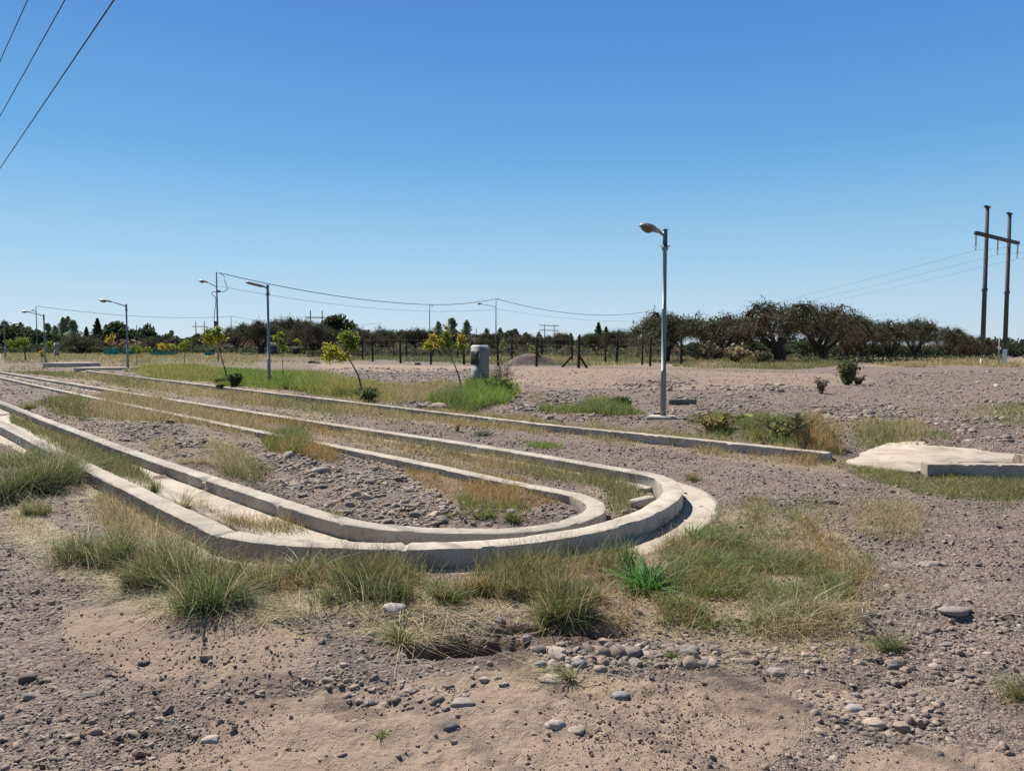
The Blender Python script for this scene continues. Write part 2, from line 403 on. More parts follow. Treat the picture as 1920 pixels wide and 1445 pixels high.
def Z(x, y):
    x = np.asarray(x, float); y = np.asarray(y, float)
    L = np.log(np.maximum(np.hypot(x, y), R0 * 1.001)); A = np.arctan2(x, y)
    fi = np.clip(np.interp(L, lr, np.arange(NR)), 0, NR - 1.001); fj = np.interp(A % (2 * PI) if False else np.where(A < th[0], A + 2 * PI, A), th, np.arange(NT)); fj = np.clip(fj, 0, NT - 1.001)
    i = fi.astype(int); j = fj.astype(int); u = fi - i; w = fj - j
    return (gz[i, j] * (1 - w) + gz[i, j + 1] * w) * (1 - u) + (gz[i + 1, j] * (1 - w) + gz[i + 1, j + 1] * w) * u
def gp(px, py, z0=0.0):                    # pixel -> point resting on the terrain
    x, y = G(px, py, z0)
    for _ in range(6):
        x, y = G(px, py, float(Z(x, y)))
    return np.array([x, y, float(Z(x, y))])
# masks: gravel / litter / dark
def masks(x, y):
    r = np.hypot(x, y)
    R = .75 + .25 * fbm(x * .6, y * .6, 101)
    for pp, v in (([(560,1290),(900,1262),(1400,1255),(1640,1280),(1560,1340),(1400,1470),(0,1500),(330,1400)], .16),
                  ([(120,1130),(420,1150),(640,1200),(560,1270),(330,1290),(140,1230)], .22),
                  ([(350,1330),(640,1290),(740,1320),(600,1380),(420,1400)], .1),
                  ([(1600,1400),(1925,1390),(1925,1500),(1500,1500)], .2),
                  ([(1250,1010),(1330,950),(1500,950),(1640,1080),(1580,1180),(1180,1190),(700,1150),(400,1140),(200,1060),(420,1050),(800,1090),(1150,1060)], .35),
                  ([(940,690),(1580,705),(1640,720),(1500,735),(1280,738),(1000,735),(940,720)], .34),
                  ([(560,683),(900,690),(900,700),(640,700)], .15)):
        mk = soft(pp, x, y); R = R * (1 - mk) + v * mk
    L = np.zeros_like(x)
    for pp, v in (([(0,960),(120,1000),(250,1060),(420,1120),(620,1100),(900,1110),(1180,1080),(1250,1010),(1420,950),(1560,1000),(1640,1080),(1540,1190),(1200,1200),(950,1160),(640,1130),(520,1180),(330,1160),(180,1080),(0,1000)], .5),
                  ([(640,1095),(480,1110),(300,1130),(400,1170),(620,1200),(560,1130)], .55),
                  ([(1000,1230),(1180,1240),(1230,1290),(1100,1300),(900,1290)], .45),
                  ([(400,742),(750,775),(1100,815),(1560,862),(1560,885),(1250,842),(800,795),(400,755)], .5),
                  ([(0,700),(170,697),(640,752),(640,790),(430,758),(30,697)], .55),
                  ([(60,715),(330,755),(600,800),(870,845),(1190,905),(1240,940),(1130,990),(1100,920),(750,855),(380,780)], .5),
                  ([(700,870),(900,890),(1080,945),(1000,985),(860,985),(760,930)], .5),
                  ([(100,790),(250,735),(420,790),(520,880),(400,890)], .4),
                  ([(240,690),(480,698),(760,733),(960,715),(960,765),(750,760),(430,722)], .55),
                  ([(1280,795),(1700,795),(1800,815),(1800,835),(1480,850)], .4), ([(1600,880),(1925,890),(1925,945),(1700,935)], .45),
                  ([(0,662),(760,664),(760,676),(520,690),(240,692),(0,697)], .28),
                  ([(760,668),(1925,672),(1925,690),(1560,690),(1300,694),(900,684)], .6)):
        L = np.maximum(L, v * soft(pp, x, y))
    B = np.zeros_like(x)
    for pp, v in (([(800,1185),(960,1190),(1090,1170),(1150,1190),(1000,1235),(960,1260),(830,1240)], .8), ([(600,1290),(680,1310),(740,1345),(650,1355),(600,1320)], .7),  # these two areas darken the ground inside the foreground dips
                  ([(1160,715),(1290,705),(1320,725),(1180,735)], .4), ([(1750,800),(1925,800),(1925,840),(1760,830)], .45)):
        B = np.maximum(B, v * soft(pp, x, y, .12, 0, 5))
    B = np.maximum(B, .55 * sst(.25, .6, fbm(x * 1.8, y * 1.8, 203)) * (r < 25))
    far = sst(60, 110, r)                       # the plain beyond: dry weeds
    L = np.maximum(L, far * (.45 + .3 * fbm(x * .03, y * .03, 7)))
    return np.clip(R, 0, 1), np.clip(L, 0, 1), np.clip(B, 0, 1)
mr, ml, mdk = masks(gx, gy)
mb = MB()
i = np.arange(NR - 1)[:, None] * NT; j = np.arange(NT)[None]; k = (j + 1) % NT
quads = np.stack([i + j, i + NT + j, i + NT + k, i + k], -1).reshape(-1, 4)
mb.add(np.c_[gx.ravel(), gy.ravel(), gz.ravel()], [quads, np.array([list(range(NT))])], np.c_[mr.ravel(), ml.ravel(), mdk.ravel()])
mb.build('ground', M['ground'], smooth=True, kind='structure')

# ------------------------------------------------------------------ kerbs and gutters
def sweep(mb, path, prof, seed, rough=.004, joints=(), bites=(), zfun=None, closed=True):
    p = path; n = len(p); tg = np.gradient(p, axis=0); tg /= np.linalg.norm(tg, axis=1)[:, None]
    nl = np.c_[-tg[:, 1], tg[:, 0]]; s = np.concatenate([[0], np.cumsum(np.linalg.norm(np.diff(p, axis=0), axis=1))])
    prof = np.array(prof); m = len(prof); cen = prof.mean(0)
    off = np.repeat(prof[None, :, 0], n, 0).copy(); zz = np.repeat(prof[None, :, 1], n, 0).copy()
    wob = fbm(s * .7, s * 0 + seed, seed, 3) * .008; hob = fbm(s * .5, s * 0 + seed + 9, seed + 5, 3) * .006
    off += wob[:, None] + rough * np.stack([fbm(s * 9, s * 0 + q * 3.1, seed + q, 3) for q in range(m)], 1) * 2
    zz += (hob[:, None] + rough * np.stack([fbm(s * 9, s * 0 + q * 3.7, seed + 40 + q, 3) for q in range(m)], 1) * 1.6) * (zz > .02)
    for (jx, jy, w) in joints:
        q = np.hypot(p[:, 0] - jx, p[:, 1] - jy); k = np.exp(-(q / w)**2)[:, None]
        off += (cen[0] - off) * .22 * k; zz -= .024 * k * (zz > .03)
    xy = p[:, None, :] + off[..., None] * nl[:, None, :]
    rb = np.random.default_rng(seed + 5); near = np.where(np.hypot(p[:, 0], p[:, 1]) < 16)[0]
    bites = list(bites) + ([(*(p[q_] + nl[q_] * sd_ * .085), rb.uniform(.015, .035), rb.uniform(.010, .030)) for q_, sd_ in zip(rb.choice(near, 34), rb.choice([-1, 1], 34))] if len(near) and closed and rough > .0035 else [])
    for (bx, by, w, dep) in bites:
        q = np.hypot(xy[..., 0] - bx, xy[..., 1] - by); k = np.clip(1 - (q / w)**2, 0, 1) * (zz > .05)
        nz = .6 + fbm(xy[..., 0] * 40, xy[..., 1] * 40, 300, 3); zz -= dep * k * np.clip(nz, 0, 2)
        xy += nl[:, None, :] * (dep * .5 * k * np.clip(nz, 0, 2))[..., None]
    rs = np.random.default_rng(seed); sg = rs.uniform(.80, 1.06, 400)[np.clip((s / 1.9 + fbm(s * .2, s * 0, seed) * .1).astype(int), 0, 399)]
    tc_ = np.repeat((sg[:, None] * np.ones(m)[None]).ravel()[:, None], 3, 1)
    if zfun is not None: zz = zz + zfun(p)[:, None]
    v = np.concatenate([xy, zz[..., None]], -1).reshape(-1, 3)
    i = np.arange(n - 1)[:, None] * m; j = np.arange(m if closed else m - 1)[None]; k = (j + 1) % m
    f = np.stack([i + j, i + k, i + m + k, i + m + j], -1).reshape(-1, 4)
    mb.add(v, [f, np.array([list(range(m - 1, -1, -1))]), np.array([list(range((n - 1) * m, n * m))])], tc_)
def kprof(w, h, b=.012):                        # kerb section: rounded shoulders
    a = w / 2
    return [(-a, -.25), (-a, -.05), (-a + .002, h * .4), (-a + .004, h - b * 1.2), (-a + b * .35, h - b * .35), (-a + b * 1.2, h), (-a * .3, h + .003), (a * .3, h + .003), (a - b * 1.2, h), (a - b * .35, h - b * .35), (a - .004, h - b * 1.2), (a - .002, h * .4), (a, -.05), (a, -.25)]
def joints_at(L, z, w=.009): return [(*G(a, b, z), w) for a, b in L]
O_c = catmull(O_w, .035); I_c = catmull(I_w, .035); K_c = catmull(K_w, .06)
mb = MB(); sweep(mb, O_c, kprof(.20, .155), 3, .004, joints_at([(427,1000),(83,833),(267,927),(1246,940),(930,839),(690,805),(760,1023),(1085,996)], .15), [(*G(75, 830, .15), .05, .03), (*G(330, 966, .15), .04, .02), (*G(690,1027,.15), .03, .015)])
mb.build('concrete_kerb', M['concrete'], smooth='auto', label='outer of the two long U-shaped concrete kerbs, bending round nearest the camera', cat='kerb')
mb = MB(); sweep(mb, I_c, kprof(.18, .15), 8, .004, joints_at([(545,946),(150,813),(45,772),(913,893),(740,857),(905,996),(1116,950)], .15), [(*G(345, 888, .15), .05, .05), (*G(378, 897, .15), .10, .06), (*G(505, 945, .15), .10, .06), (*G(15, 765, .15), .05, .04)])
mb.build('concrete_kerb', M['concrete'], smooth='auto', label='inner U-shaped concrete kerb with chipped edges, enclosing the stony island', cat='kerb')
mb = MB(); sweep(mb, K_c, kprof(.17, .135), 15, .005, joints_at([(640,751),(854,776),(1062,800),(1312,824)], .13))
mb.build('concrete_kerb', M['concrete'], smooth='auto', label='straight low concrete kerb along the far side of the gravel road, in front of the lamps', cat='kerb')
# gutter inside: on the outer face of the inner kerb, near run; apron outside the bend
def part(path, a, b):
    i0 = np.argmin(np.hypot(path[:, 0] - a[0], path[:, 1] - a[1])); i1 = np.argmin(np.hypot(path[:, 0] - b[0], path[:, 1] - b[1])); return path[min(i0, i1):max(i0, i1) + 1]
def gut_prof(o0, o1, z, t=.08): # flat strip between two offsets with a shallow dish
    q = np.linspace(o0, o1, 7)
    return [(a, z - .012 * math.sin(PI * i / 6)) for i, a in enumerate(q)] + [(o1, z - t), (o0, z - t)]
gseg = I_c[:int(np.argmin(np.hypot(I_c[:, 0] - .7, I_c[:, 1] - 6.6)))]
mb = MB(); sweep(mb, gseg[::2], gut_prof(-.092, -.53, .032)[::-1], 23, .002)
mb.build('concrete_gutter', M['slab'], smooth=False, label='pale dished concrete gutter strip running beside the chipped inner kerb', cat='gutter')
i1 = int(np.argmin(np.hypot(O_c[:, 0] - 1.5, O_c[:, 1] - 8.62)))
mb = MB(); sweep(mb, O_c[:i1][::2], gut_prof(-.102, -.47, .016)[::-1], 27, .003)
mb.build('concrete_gutter', M['slab'], smooth=False, label='pale concrete apron strip at the foot of the outer kerb round its bend', cat='gutter')
mb = MB(); sweep(mb, O_c[i1 - 10:][::2], gut_prof(.23, .102, .048)[::-1], 29, .003)
mb.build('concrete_gutter', M['slab'], smooth=False, label='thin pale concrete ledge along the channel side of the outer kerb, far run', cat='gutter')
# concrete ramp slab and broken kerb at the right
sl = GL([(1586,860),(1640,836),(1700,829),(1800,835),(1990,842),(1990,868),(1735,866),(1722,879),(1650,872)], .08)
def slab(mb, poly, z, th=.14, top_z=None, rag=.02):
    poly = catmull(np.vstack([poly, poly[:1]]), .08)[:-1]
    poly = poly + rag * np.c_[fbm(poly[:, 0] * 6, poly[:, 1] * 6, 5), fbm(poly[:, 0] * 6, poly[:, 1] * 6, 6)]
    a = .5 * np.sum(poly[:, 0] * np.roll(poly[:, 1], -1) - np.roll(poly[:, 0], -1) * poly[:, 1])
    if a < 0: poly = poly[::-1]
    n = len(poly); c = poly.mean(0)
    zz = np.full(n, z) if top_z is None else top_z(poly)
    ins = c + (poly - c) * .985
    v = np.vstack([np.c_[poly, zz - th], np.c_[poly, zz - .012], np.c_[ins, zz], [[*c, float(np.mean(zz))]]])
    j = np.arange(n); k = (j + 1) % n
    mb.add(v, [np.stack([j, k, n + k, n + j], 1), np.stack([n + j, n + k, 2 * n + k, 2 * n + j], 1), np.stack([2 * n + j, 2 * n + k, np.full(n, 3 * n)], 1)])
mb = MB(); slab(mb, sl, .1, .2, lambda p: .05 + .055 * sst(5.0, 6.6, p[:, 0]) + .02 * fbm(p[:, 0] * 4, p[:, 1] * 4, 12), .06)
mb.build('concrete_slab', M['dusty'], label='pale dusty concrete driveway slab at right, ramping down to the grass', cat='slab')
a, b2 = G(1733, 868, .17), G(2150, 873, .17)
kk = np.array([np.array(a) + np.subtract(b2, a) * u for u in np.linspace(0, 1, 80)] + [np.array(b2) + np.subtract((40, 9.0), b2) * u for u in np.linspace(0, 1, 160)[1:]])
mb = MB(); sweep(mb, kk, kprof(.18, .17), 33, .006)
mb.build('concrete_kerb', M['dusty'], smooth='auto', label='short kerb with a dark shaded face at the front of the pale driveway slab', cat='kerb')  # darker concrete paints in the shade of the front face
def slab_at(px0, px1, py, h, dep, label, ang):
    p0 = gp(px0, py); p1 = gp(px1, py); c = (p0 + p1) / 2; L = np.linalg.norm(p1 - p0)
    mb = MB(); mb.box((c[0], c[1] + dep / 2, c[2] + h / 2 - .03), (L, dep, h + .06), ang, bev=.03)
    mb.build('concrete_slab', M['slab'], label=label, cat='slab')
slab_at(84, 160, 687.5, .26, 1.6, 'long raised concrete slab lying far off at the left field edge', .03)
slab_at(167, 192, 697, .16, 1.2, 'small broken concrete slab at the far end of the straight low kerb', .15)

# ------------------------------------------------------------------ grass
PAL = {
 'dry':   [(.40,.31,.16),(.48,.385,.21),(.33,.245,.12),(.43,.36,.20),(.30,.26,.12)],
 'rust':  [(.38,.245,.10),(.45,.30,.125),(.30,.20,.08),(.47,.35,.17),(.27,.22,.09)],
 'olive': [(.17,.185,.07),(.23,.225,.095),(.135,.155,.055),(.32,.285,.14),(.20,.21,.09)],
 'deep':  [(.10,.145,.05),(.135,.175,.065),(.17,.19,.085),(.24,.235,.12),(.12,.155,.07)],
 'green': [(.13,.195,.045),(.18,.24,.06),(.10,.155,.04),(.24,.265,.085),(.30,.275,.12)],
 'lush':  [(.14,.23,.035),(.19,.29,.05),(.11,.18,.03),(.25,.33,.07),(.32,.34,.10)],
 'yellow':[(.34,.31,.09),(.28,.28,.08),(.42,.34,.13),(.22,.25,.07)],
 'straw': [(.52,.43,.26),(.46,.37,.21),(.58,.49,.31),(.40,.31,.17)],
}
def blades(mb, x, y, z, h, w, lean, pal, seg=3, flat=0.0, az=None):
    n = len(x)
    if n == 0: return
    az = rng.uniform(0, 2 * PI, n) if az is None else az
    h = np.broadcast_to(h, n); w = np.broadcast_to(w, n)
    le = np.abs(lean * rng.normal(1, .45, n)) + .05
    dx, dy = np.cos(az), np.sin(az)
    wa = rng.uniform(0, 2 * PI, n); wx, wy = np.cos(wa), np.sin(wa)
    cols = np.array(PAL[pal]) if isinstance(pal, str) else np.array(pal)
    col = cols[rng.integers(0, len(cols), n)] * rng.uniform(.75, 1.25, (n, 1))
    V = []; Cc = []
    for s in range(seg + 1):
        t = s / seg; horiz = le * h * t**1.6; up = h * (t - .28 * le * t * t) * (1 - flat) + .01
        ww = w * (1 - t)**.7 * .5
        cx, cy, cz = x + dx * horiz, y + dy * horiz, z + np.maximum(up, .004 + .02 * t * flat)
        if s < seg:
            V.append(np.stack([cx - wx * ww, cy - wy * ww, cz], 1)); V.append(np.stack([cx + wx * ww, cy + wy * ww, cz], 1))
        else: V.append(np.stack([cx, cy, cz], 1))
    V = np.stack(V, 1); m = V.shape[1]; base = np.arange(n)[:, None] * m
    q = np.concatenate([base + np.array([[2 * s, 2 * s + 1, 2 * s + 3, 2 * s + 2]]) for s in range(seg - 1)]) if seg > 1 else None
    tri = base + np.array([[2 * (seg - 1), 2 * (seg - 1) + 1, 2 * seg]])
    mb.add(V.reshape(-1, 3), [q, tri] if q is not None else [tri], np.repeat(col, m, 0))
STUFF = {}
KEEP_OUT = lambda x, y: (np.minimum(pdist(O_w, x, y), pdist(I_w, x, y)) < .11) | (pdist(K_w, x, y) < .10)
def patch(px, pal, dens, h, z=0.0, clump=.5, lean=.5, store=None, rag=.2, wmul=1.0, flat=0.0, csc=2.2, maxn=60000):
    poly = GL(px, z) if not isinstance(px, np.ndarray) else px
    lo, hi = poly.min(0) - .3, poly.max(0) + .3
    area = np.prod(hi - lo); n = int(min(area * dens * 3.4, maxn * 8))
    x = rng.uniform(lo[0], hi[0], n); y = rng.uniform(lo[1], hi[1], n)
    r = np.hypot(x, y); k = rag * np.clip(r / 8, .6, 5)
    sc = 3 / np.clip(r / 7, 1, 6)
    ok = inside(poly, x + fbm(x * sc, y * sc, 61) * k, y + fbm(x * sc, y * sc, 62) * k)
    cs = csc / np.clip(r / 7, 1, 8)
    cl = fbm(x * cs, y * cs, 140 + len(pal), 3)
    ok &= rng.random(n) < np.clip(.55 + (cl * 2.2) * clump + (1 - clump) * .45, 0.02, 1)
    x, y, r, cl = x[ok], y[ok], r[ok], cl[ok]
    ed = pdist(np.vstack([poly, poly[:1]]), x, y); fe = sst(-.12, .15 * np.clip(r / 8, .6, 3), ed + .12 * fbm(x * 3 / np.clip(r / 8, .6, 4), y * 3 / np.clip(r / 8, .6, 4), 67))
    ok = (~KEEP_OUT(x, y)) & (rng.random(len(x)) < fe)
    x, y, r, cl, fe = x[ok], y[ok], r[ok], cl[ok], fe[ok]; n = len(x)
    hh = (.55 + .5 * fe) * 1.05 * h * np.exp(rng.normal(0, .35, n)) * np.clip(.8 + cl * 1.2, .35, 1.6)
    w = np.maximum(.0045, .0005 * r) * wmul * rng.uniform(.7, 1.4, n)
    mb = STUFF.setdefault(store or ('green_grass' if pal in ('green', 'lush', 'olive', 'deep') else 'dry_grass'), MB())
    blades(mb, x, y, Z(x, y) - .006, hh, w, lean, pal, 3 if r.mean() < 9 else 2, flat)
# --- meadow right of the bend
patch([(1250,1000),(1330,955),(1420,930),(1500,955),(1590,1020),(1650,1080),(1600,1140),(1520,1185),(1380,1195),(1250,1180),(1200,1110),(1190,1050)], 'rust', 650, .075, clump=.7, lean=1.0)
patch([(1250,1000),(1330,955),(1420,930),(1500,955),(1590,1020),(1650,1080),(1600,1140),(1520,1185),(1380,1195),(1250,1180),(1200,1110)], 'olive', 800, .08, clump=.8, lean=1.0)
patch([(1240,1070),(1420,1035),(1580,1085),(1590,1130),(1430,1182),(1240,1170)], 'lush', 900, .07, clump=1, lean=1.1)
patch([(1240,1070),(1420,1035),(1580,1085),(1590,1130),(1430,1182),(1240,1170)], 'green', 1900, .08, clump=.8, lean=1.0)
patch([(1320,1020),(1480,1000),(1560,1070),(1400,1090)], 'deep', 900, .10, clump=.8, lean=.9)
patch([(1480,935),(1720,940),(1820,965),(1740,1010),(1650,1040),(1540,1010)], 'olive', 1100, .075, clump=.9, lean=1.0, rag=.4)
patch([(1500,935),(1700,935),(1760,965),(1640,1000),(1520,985)], 'green', 900, .06, clump=1, lean=1.0, rag=.5)
patch([(1640,905),(1925,915),(1925,940),(1760,960),(1660,940)], 'olive', 500, .05, clump=1, rag=.5)
patch([(1500,940),(1720,945),(1800,970),(1700,1020),(1540,1000)], 'dry', 500, .08, clump=.7, lean=1.2)
patch([(1480,890),(1640,900),(1640,915),(1500,905)], 'green', 500, .05, clump=.9, lean=1.0)
patch([(1180,1180),(1260,1160),(1340,1190),(1250,1200),(1120,1200),(1080,1180)], 'straw', 1500, .10, clump=.7, lean=1.0)
patch([(1400,1150),(1560,1140),(1620,1150),(1540,1195),(1420,1195)], 'straw', 1100, .10, clump=.7, lean=1.2)
patch([(1540,1060),(1760,1040),(1780,1120),(1620,1150)], 'dry', 350, .05, clump=.9, lean=1.0)
# green mat on the right
patch([(1560,868),(1640,880),(1760,888),(1930,905),(1930,935),(1790,942),(1690,930),(1640,905)], 'olive', 1500, .075, clump=.35)
patch([(1560,868),(1640,880),(1760,888),(1930,905),(1930,930),(1790,940),(1690,925)], 'yellow', 900, .075, clump=.4)
# strips along the straight kerb, road side
patch([(430,738),(640,756),(750,770),(1000,797),(1300,830),(1560,858),(1640,874),(1560,880),(1400,862),(1250,843),(1000,816),(800,792),(480,760)], 'dry', 420, .10, clump=.7)
patch([(700,764),(1000,797),(1300,830),(1400,842),(1250,838),(1000,810),(800,786)], 'yellow', 380, .08, clump=.8)
patch([(1250,832),(1560,860),(1540,880),(1300,850)], 'rust', 500, .14, clump=.8)
# verge behind the straight kerb
patch([(240,692),(330,686),(480,697),(620,708),(760,728),(830,722),(800,752),(740,757),(600,742),(430,722),(280,705)], 'yellow', 190, .15, clump=.9, z=.1)
patch([(240,692),(330,686),(480,698),(620,712),(750,735),(740,755),(600,742),(430,722),(280,705)], 'lush', 230, .15, clump=1, z=.1)
patch([(690,735),(830,722),(880,730),(820,755),(740,757)], 'dry', 420, .2, clump=.6, z=.1)
patch([(795,757),(840,735),(930,712),(965,740),(950,766),(880,775)], 'lush', 900, .24, clump=.8, z=.1)
patch([(800,760),(900,735),(960,735),(945,770),(880,778)], 'green', 500, .22, clump=.7, z=.1)
patch([(1025,780),(1080,765),(1160,762),(1205,785),(1120,793)], 'green', 800, .14, clump=.8, z=.1)
patch([(1290,805),(1350,785),(1450,785),(1560,806),(1680,795),(1790,812),(1800,830),(1640,835),(1590,852),(1480,840),(1330,822)], 'green', 900, .16, clump=.7, z=.1)
patch([(1270,808),(1350,785),(1450,785),(1560,806),(1600,850),(1480,842),(1330,824)], 'rust', 800, .18, clump=.8, z=.1)
patch([(1560,806),(1680,795),(1790,812),(1810,830),(1640,838)], 'green', 650, .13, clump=1, z=.1, rag=.5)
patch([(1560,806),(1680,793),(1800,812),(1820,832),(1640,840)], 'dry', 350, .13, clump=1, z=.1, rag=.5)
patch([(1700,770),(1925,755),(1925,800),(1780,800)], 'olive', 120, .10, clump=1, z=.1)
patch([(1700,770),(1925,755),(1925,800),(1780,800)], 'dry', 120, .10, clump=1, z=.1)
patch([(980,740),(1180,745),(1180,765),(1000,765)], 'dry', 60, .10, clump=1, z=.1)
# channel, far run and end
patch([(30,706),(200,742),(330,757),(600,800),(870,848),(1190,905),(1110,918),(980,903),(750,853),(600,823),(380,778)], 'rust', 800, .11, clump=.6)
patch([(30,706),(200,742),(330,757),(600,800),(870,848),(1190,905),(1110,918),(980,903),(750,853),(600,823),(380,778)], 'dry', 420, .11, clump=.8)
patch([(760,838),(1000,878),(1190,905),(1230,930),(1140,985),(1120,930),(980,900)], 'olive', 600, .09, clump=1)
# island
patch([(740,880),(900,895),(1050,935),(1080,955),(980,975),(860,975),(800,930)], 'rust', 1100, .08, clump=.6)
patch([(600,845),(760,868),(1000,915),(900,905),(700,875)], 'dry', 700, .13, clump=.8)
patch([(860,962),(985,965),(1000,985),(880,990)], 'green', 1100, .09, clump=.8)
patch([(290,850),(330,835),(400,835),(490,885),(480,905),(400,895)], 'straw', 1000, .16, clump=.6)
patch([(300,840),(420,850),(520,900),(480,925),(380,890)], 'olive', 500, .15, clump=1)
patch([(60,760),(250,735),(440,790),(560,820),(480,830),(320,800),(220,800),(130,790)], 'dry', 380, .12, clump=.8)
patch([(60,765),(160,745),(200,790),(150,800)], 'olive', 350, .17, clump=.8)
patch([(490,825),(560,820),(590,850),(570,865),(500,862)], 'green', 900, .18, clump=.5)
patch([(500,840),(660,850),(640,880),(520,870)], 'rust', 700, .11, clump=.7)
# soil strip of the near channel
patch([(0,772),(80,800),(200,845),(300,900),(430,970),(520,1003),(470,1003),(400,972),(280,920),(130,853),(0,795)], 'olive', 800, .11, clump=.9)
patch([(0,772),(80,800),(200,845),(300,900),(430,970),(600,1003),(470,1005),(400,972),(280,920),(130,853),(0,795)], 'rust', 1300, .12, clump=.7)
patch([(120,835),(200,850),(250,890),(210,905),(150,880)], 'deep', 900, .2, clump=.5)
patch([(430,975),(520,985),(640,1000),(640,1010),(500,1010)], 'green', 900, .10, clump=1)
# near verge outside
VG = [(0,930),(60,980),(200,1040),(400,1090),(600,1085),(850,1090),(1060,1070),(1190,1040),(1220,1120),(1180,1185),(1000,1170),(850,1140),(650,1115),(480,1135),(330,1130),(180,1075),(0,980)]
patch(VG, 'dry', 700, .09, clump=.9)
patch(VG, 'rust', 450, .09, clump=.9)
patch([(560,1080),(850,1085),(1180,1050),(1210,1100),(1000,1140),(700,1115)], 'olive', 1100, .15, clump=.8)
patch([(0,930),(200,1030),(500,1110),(700,1120),(1200,1180),(900,1210),(500,1200),(200,1110),(0,1010)], 'straw', 900, .10, clump=.9, lean=2.2, flat=.9, store='straw_litter')
patch([(1150,1180),(1300,1190),(1560,1130),(1650,1150),(1560,1230),(1200,1260),(980,1300),(900,1260)], 'straw', 420, .075, clump=1, lean=2.2, flat=.92, wmul=.8, store='straw_litter')
patch([(300,1050),(400,1060),(600,1080),(560,1200),(300,1160)], 'straw', 900, .11, clump=.9, lean=2.2, flat=.92, store='straw_litter')
patch([(130,905),(200,915),(420,1040),(520,1075),(300,1080),(150,980)], 'dry', 900, .10, clump=.9)
patch([(130,905),(200,915),(420,1040),(520,1075),(300,1080),(150,980)], 'straw', 1500, .07, clump=.9, lean=2, flat=.9, store='straw_litter')
patch([(560,1260),(1300,1230),(1925,1250),(1925,1500),(0,1500),(0,1200)], 'straw', 16, .055, clump=1, lean=2.0, flat=.95, wmul=.7, store='straw_litter')
# road: left part grown over
patch([(0,697),(165,699),(440,735),(640,757),(660,790),(430,757),(150,712),(30,696)], 'dry', 80, .10, clump=1)
patch([(0,697),(165,699),(440,735),(640,757),(660,790),(430,757),(150,712)], 'olive', 50, .12, clump=1)
patch([(640,757),(800,792),(900,830),(1050,850),(700,800)], 'dry', 90, .06, clump=1)
patch([(960,826),(1060,832),(1060,842),(1000,842)], 'lush', 900, .06, clump=.4)
# fields beyond
patch([(0,663),(760,665),(760,676),(540,690),(250,691),(0,696)], 'dry', 3, .16, clump=1)
patch([(0,663),(760,665),(700,673),(540,684),(250,691),(0,696)], 'olive', 3, .2, clump=1)
patch([(100,668),(500,672),(480,690),(250,690),(60,690)], 'yellow', 2, .2, clump=1)
patch([(620,672),(1240,672),(1250,682),(1090,690),(900,686),(640,679)], 'deep', 14, .28, clump=.9)
patch([(860,675),(1240,674),(1560,680),(1560,690),(1320,696),(1180,690),(900,686)], 'dry', 14, .26, clump=.9)
patch([(1260,680),(1450,680),(1600,688),(1500,697),(1280,692)], 'olive', 60, .22, clump=.6)
patch([(1600,684),(1925,681),(1925,692),(1700,694)], 'dry', 30, .22, clump=.9)
for nm, mb in STUFF.items():
    lab = {'green_grass': 'green and olive grass growing in patches along the kerbs and verges', 'dry_grass': 'dry yellow and rust coloured grass over the verges, channel and road edges', 'straw_litter': 'pale straw lying flat on the dirt round the foreground tufts'}[nm]
    mb.build(nm, M['grass'], label=lab, cat='grass' if nm != 'straw_litter' else 'straw', kind='stuff')

# --- tufts one can point at: things
def tuft(px, py, n, h, rad, pal, label, lean=.45, w=.006, name='grass_tuft', cat='grass tuft', mixpal=None, z=0.0, heads=0, group=None):
    c = gp(px, py, z); mb = MB()
    def shoot(n, pal, h):
        k = 1 if n < 320 else max(3, int(n / 170)); kc = rng.normal(0, rad * .40, (k, 2)) * (k > 1); kh = rng.uniform(.6, 1.2, k); kk = rng.integers(0, k, n)
        sp_ = rad * (.21 if k > 1 else (.14 if n < 200 else .28)); x, y = kc[kk, 0] + rng.normal(0, sp_, n), (kc[kk, 1] + rng.normal(0, sp_, n)) * .8
        a = np.arctan2(y - kc[kk, 1] * .6, x - kc[kk, 0] * .6)
        f = rng.uniform(.22, 1.05, n)
        ka = rng.uniform(0, 2 * PI, k); kl = rng.uniform(.55, 2.1, k); az = np.where(rng.random(n) < .45, ka[kk] + rng.normal(0, .55, n), a + rng.normal(0, 1.0, n))
        blades(mb, x, y, Z(x + c[0], y + c[1]) - c[2] - .008, h * 1.12 * f * kh[kk] * np.exp(rng.normal(0, .26, n)), w * rng.uniform(.5, 1.3, n), lean * kl[kk] * rng.uniform(.6, 1.7, n), pal, 4, az=az)
    lean *= float(rng.uniform(.75, 1.6))
    if n >= 300: n = int(n * .72); h *= (.86 if h > .38 else .74)
    shoot(n, pal, h)
    if n > 150:
        m = int(n * .30); a = rng.uniform(0, 2 * PI, m); q = np.abs(rng.normal(0, rad * (.5 if n > 240 else .18), m)); x, y = np.cos(a) * q, np.sin(a) * q * .85
        blades(mb, x, y, Z(x + c[0], y + c[1]) - c[2] - .004, h * rng.uniform(.25, .7, m), w * .9, 1.7, 'straw' if rng.random() < .6 else 'dry', 4, .75)
    if mixpal: shoot(int(n * .4), mixpal, h * .85)
    if heads:
        a = rng.uniform(0, 2 * PI, heads); q = np.sqrt(rng.random(heads)) * rad * .7
        blades(mb, np.cos(a) * q, np.sin(a) * q, np.zeros(heads), h * rng.uniform(1.1, 1.45, heads), .005, lean * .7, 'straw', 4, az=a)
    o = mb.build(name, M['grass'], label=label, cat=cat, group=group); o.location = c
    return o
GT = 'grass tufts along the outer kerb'
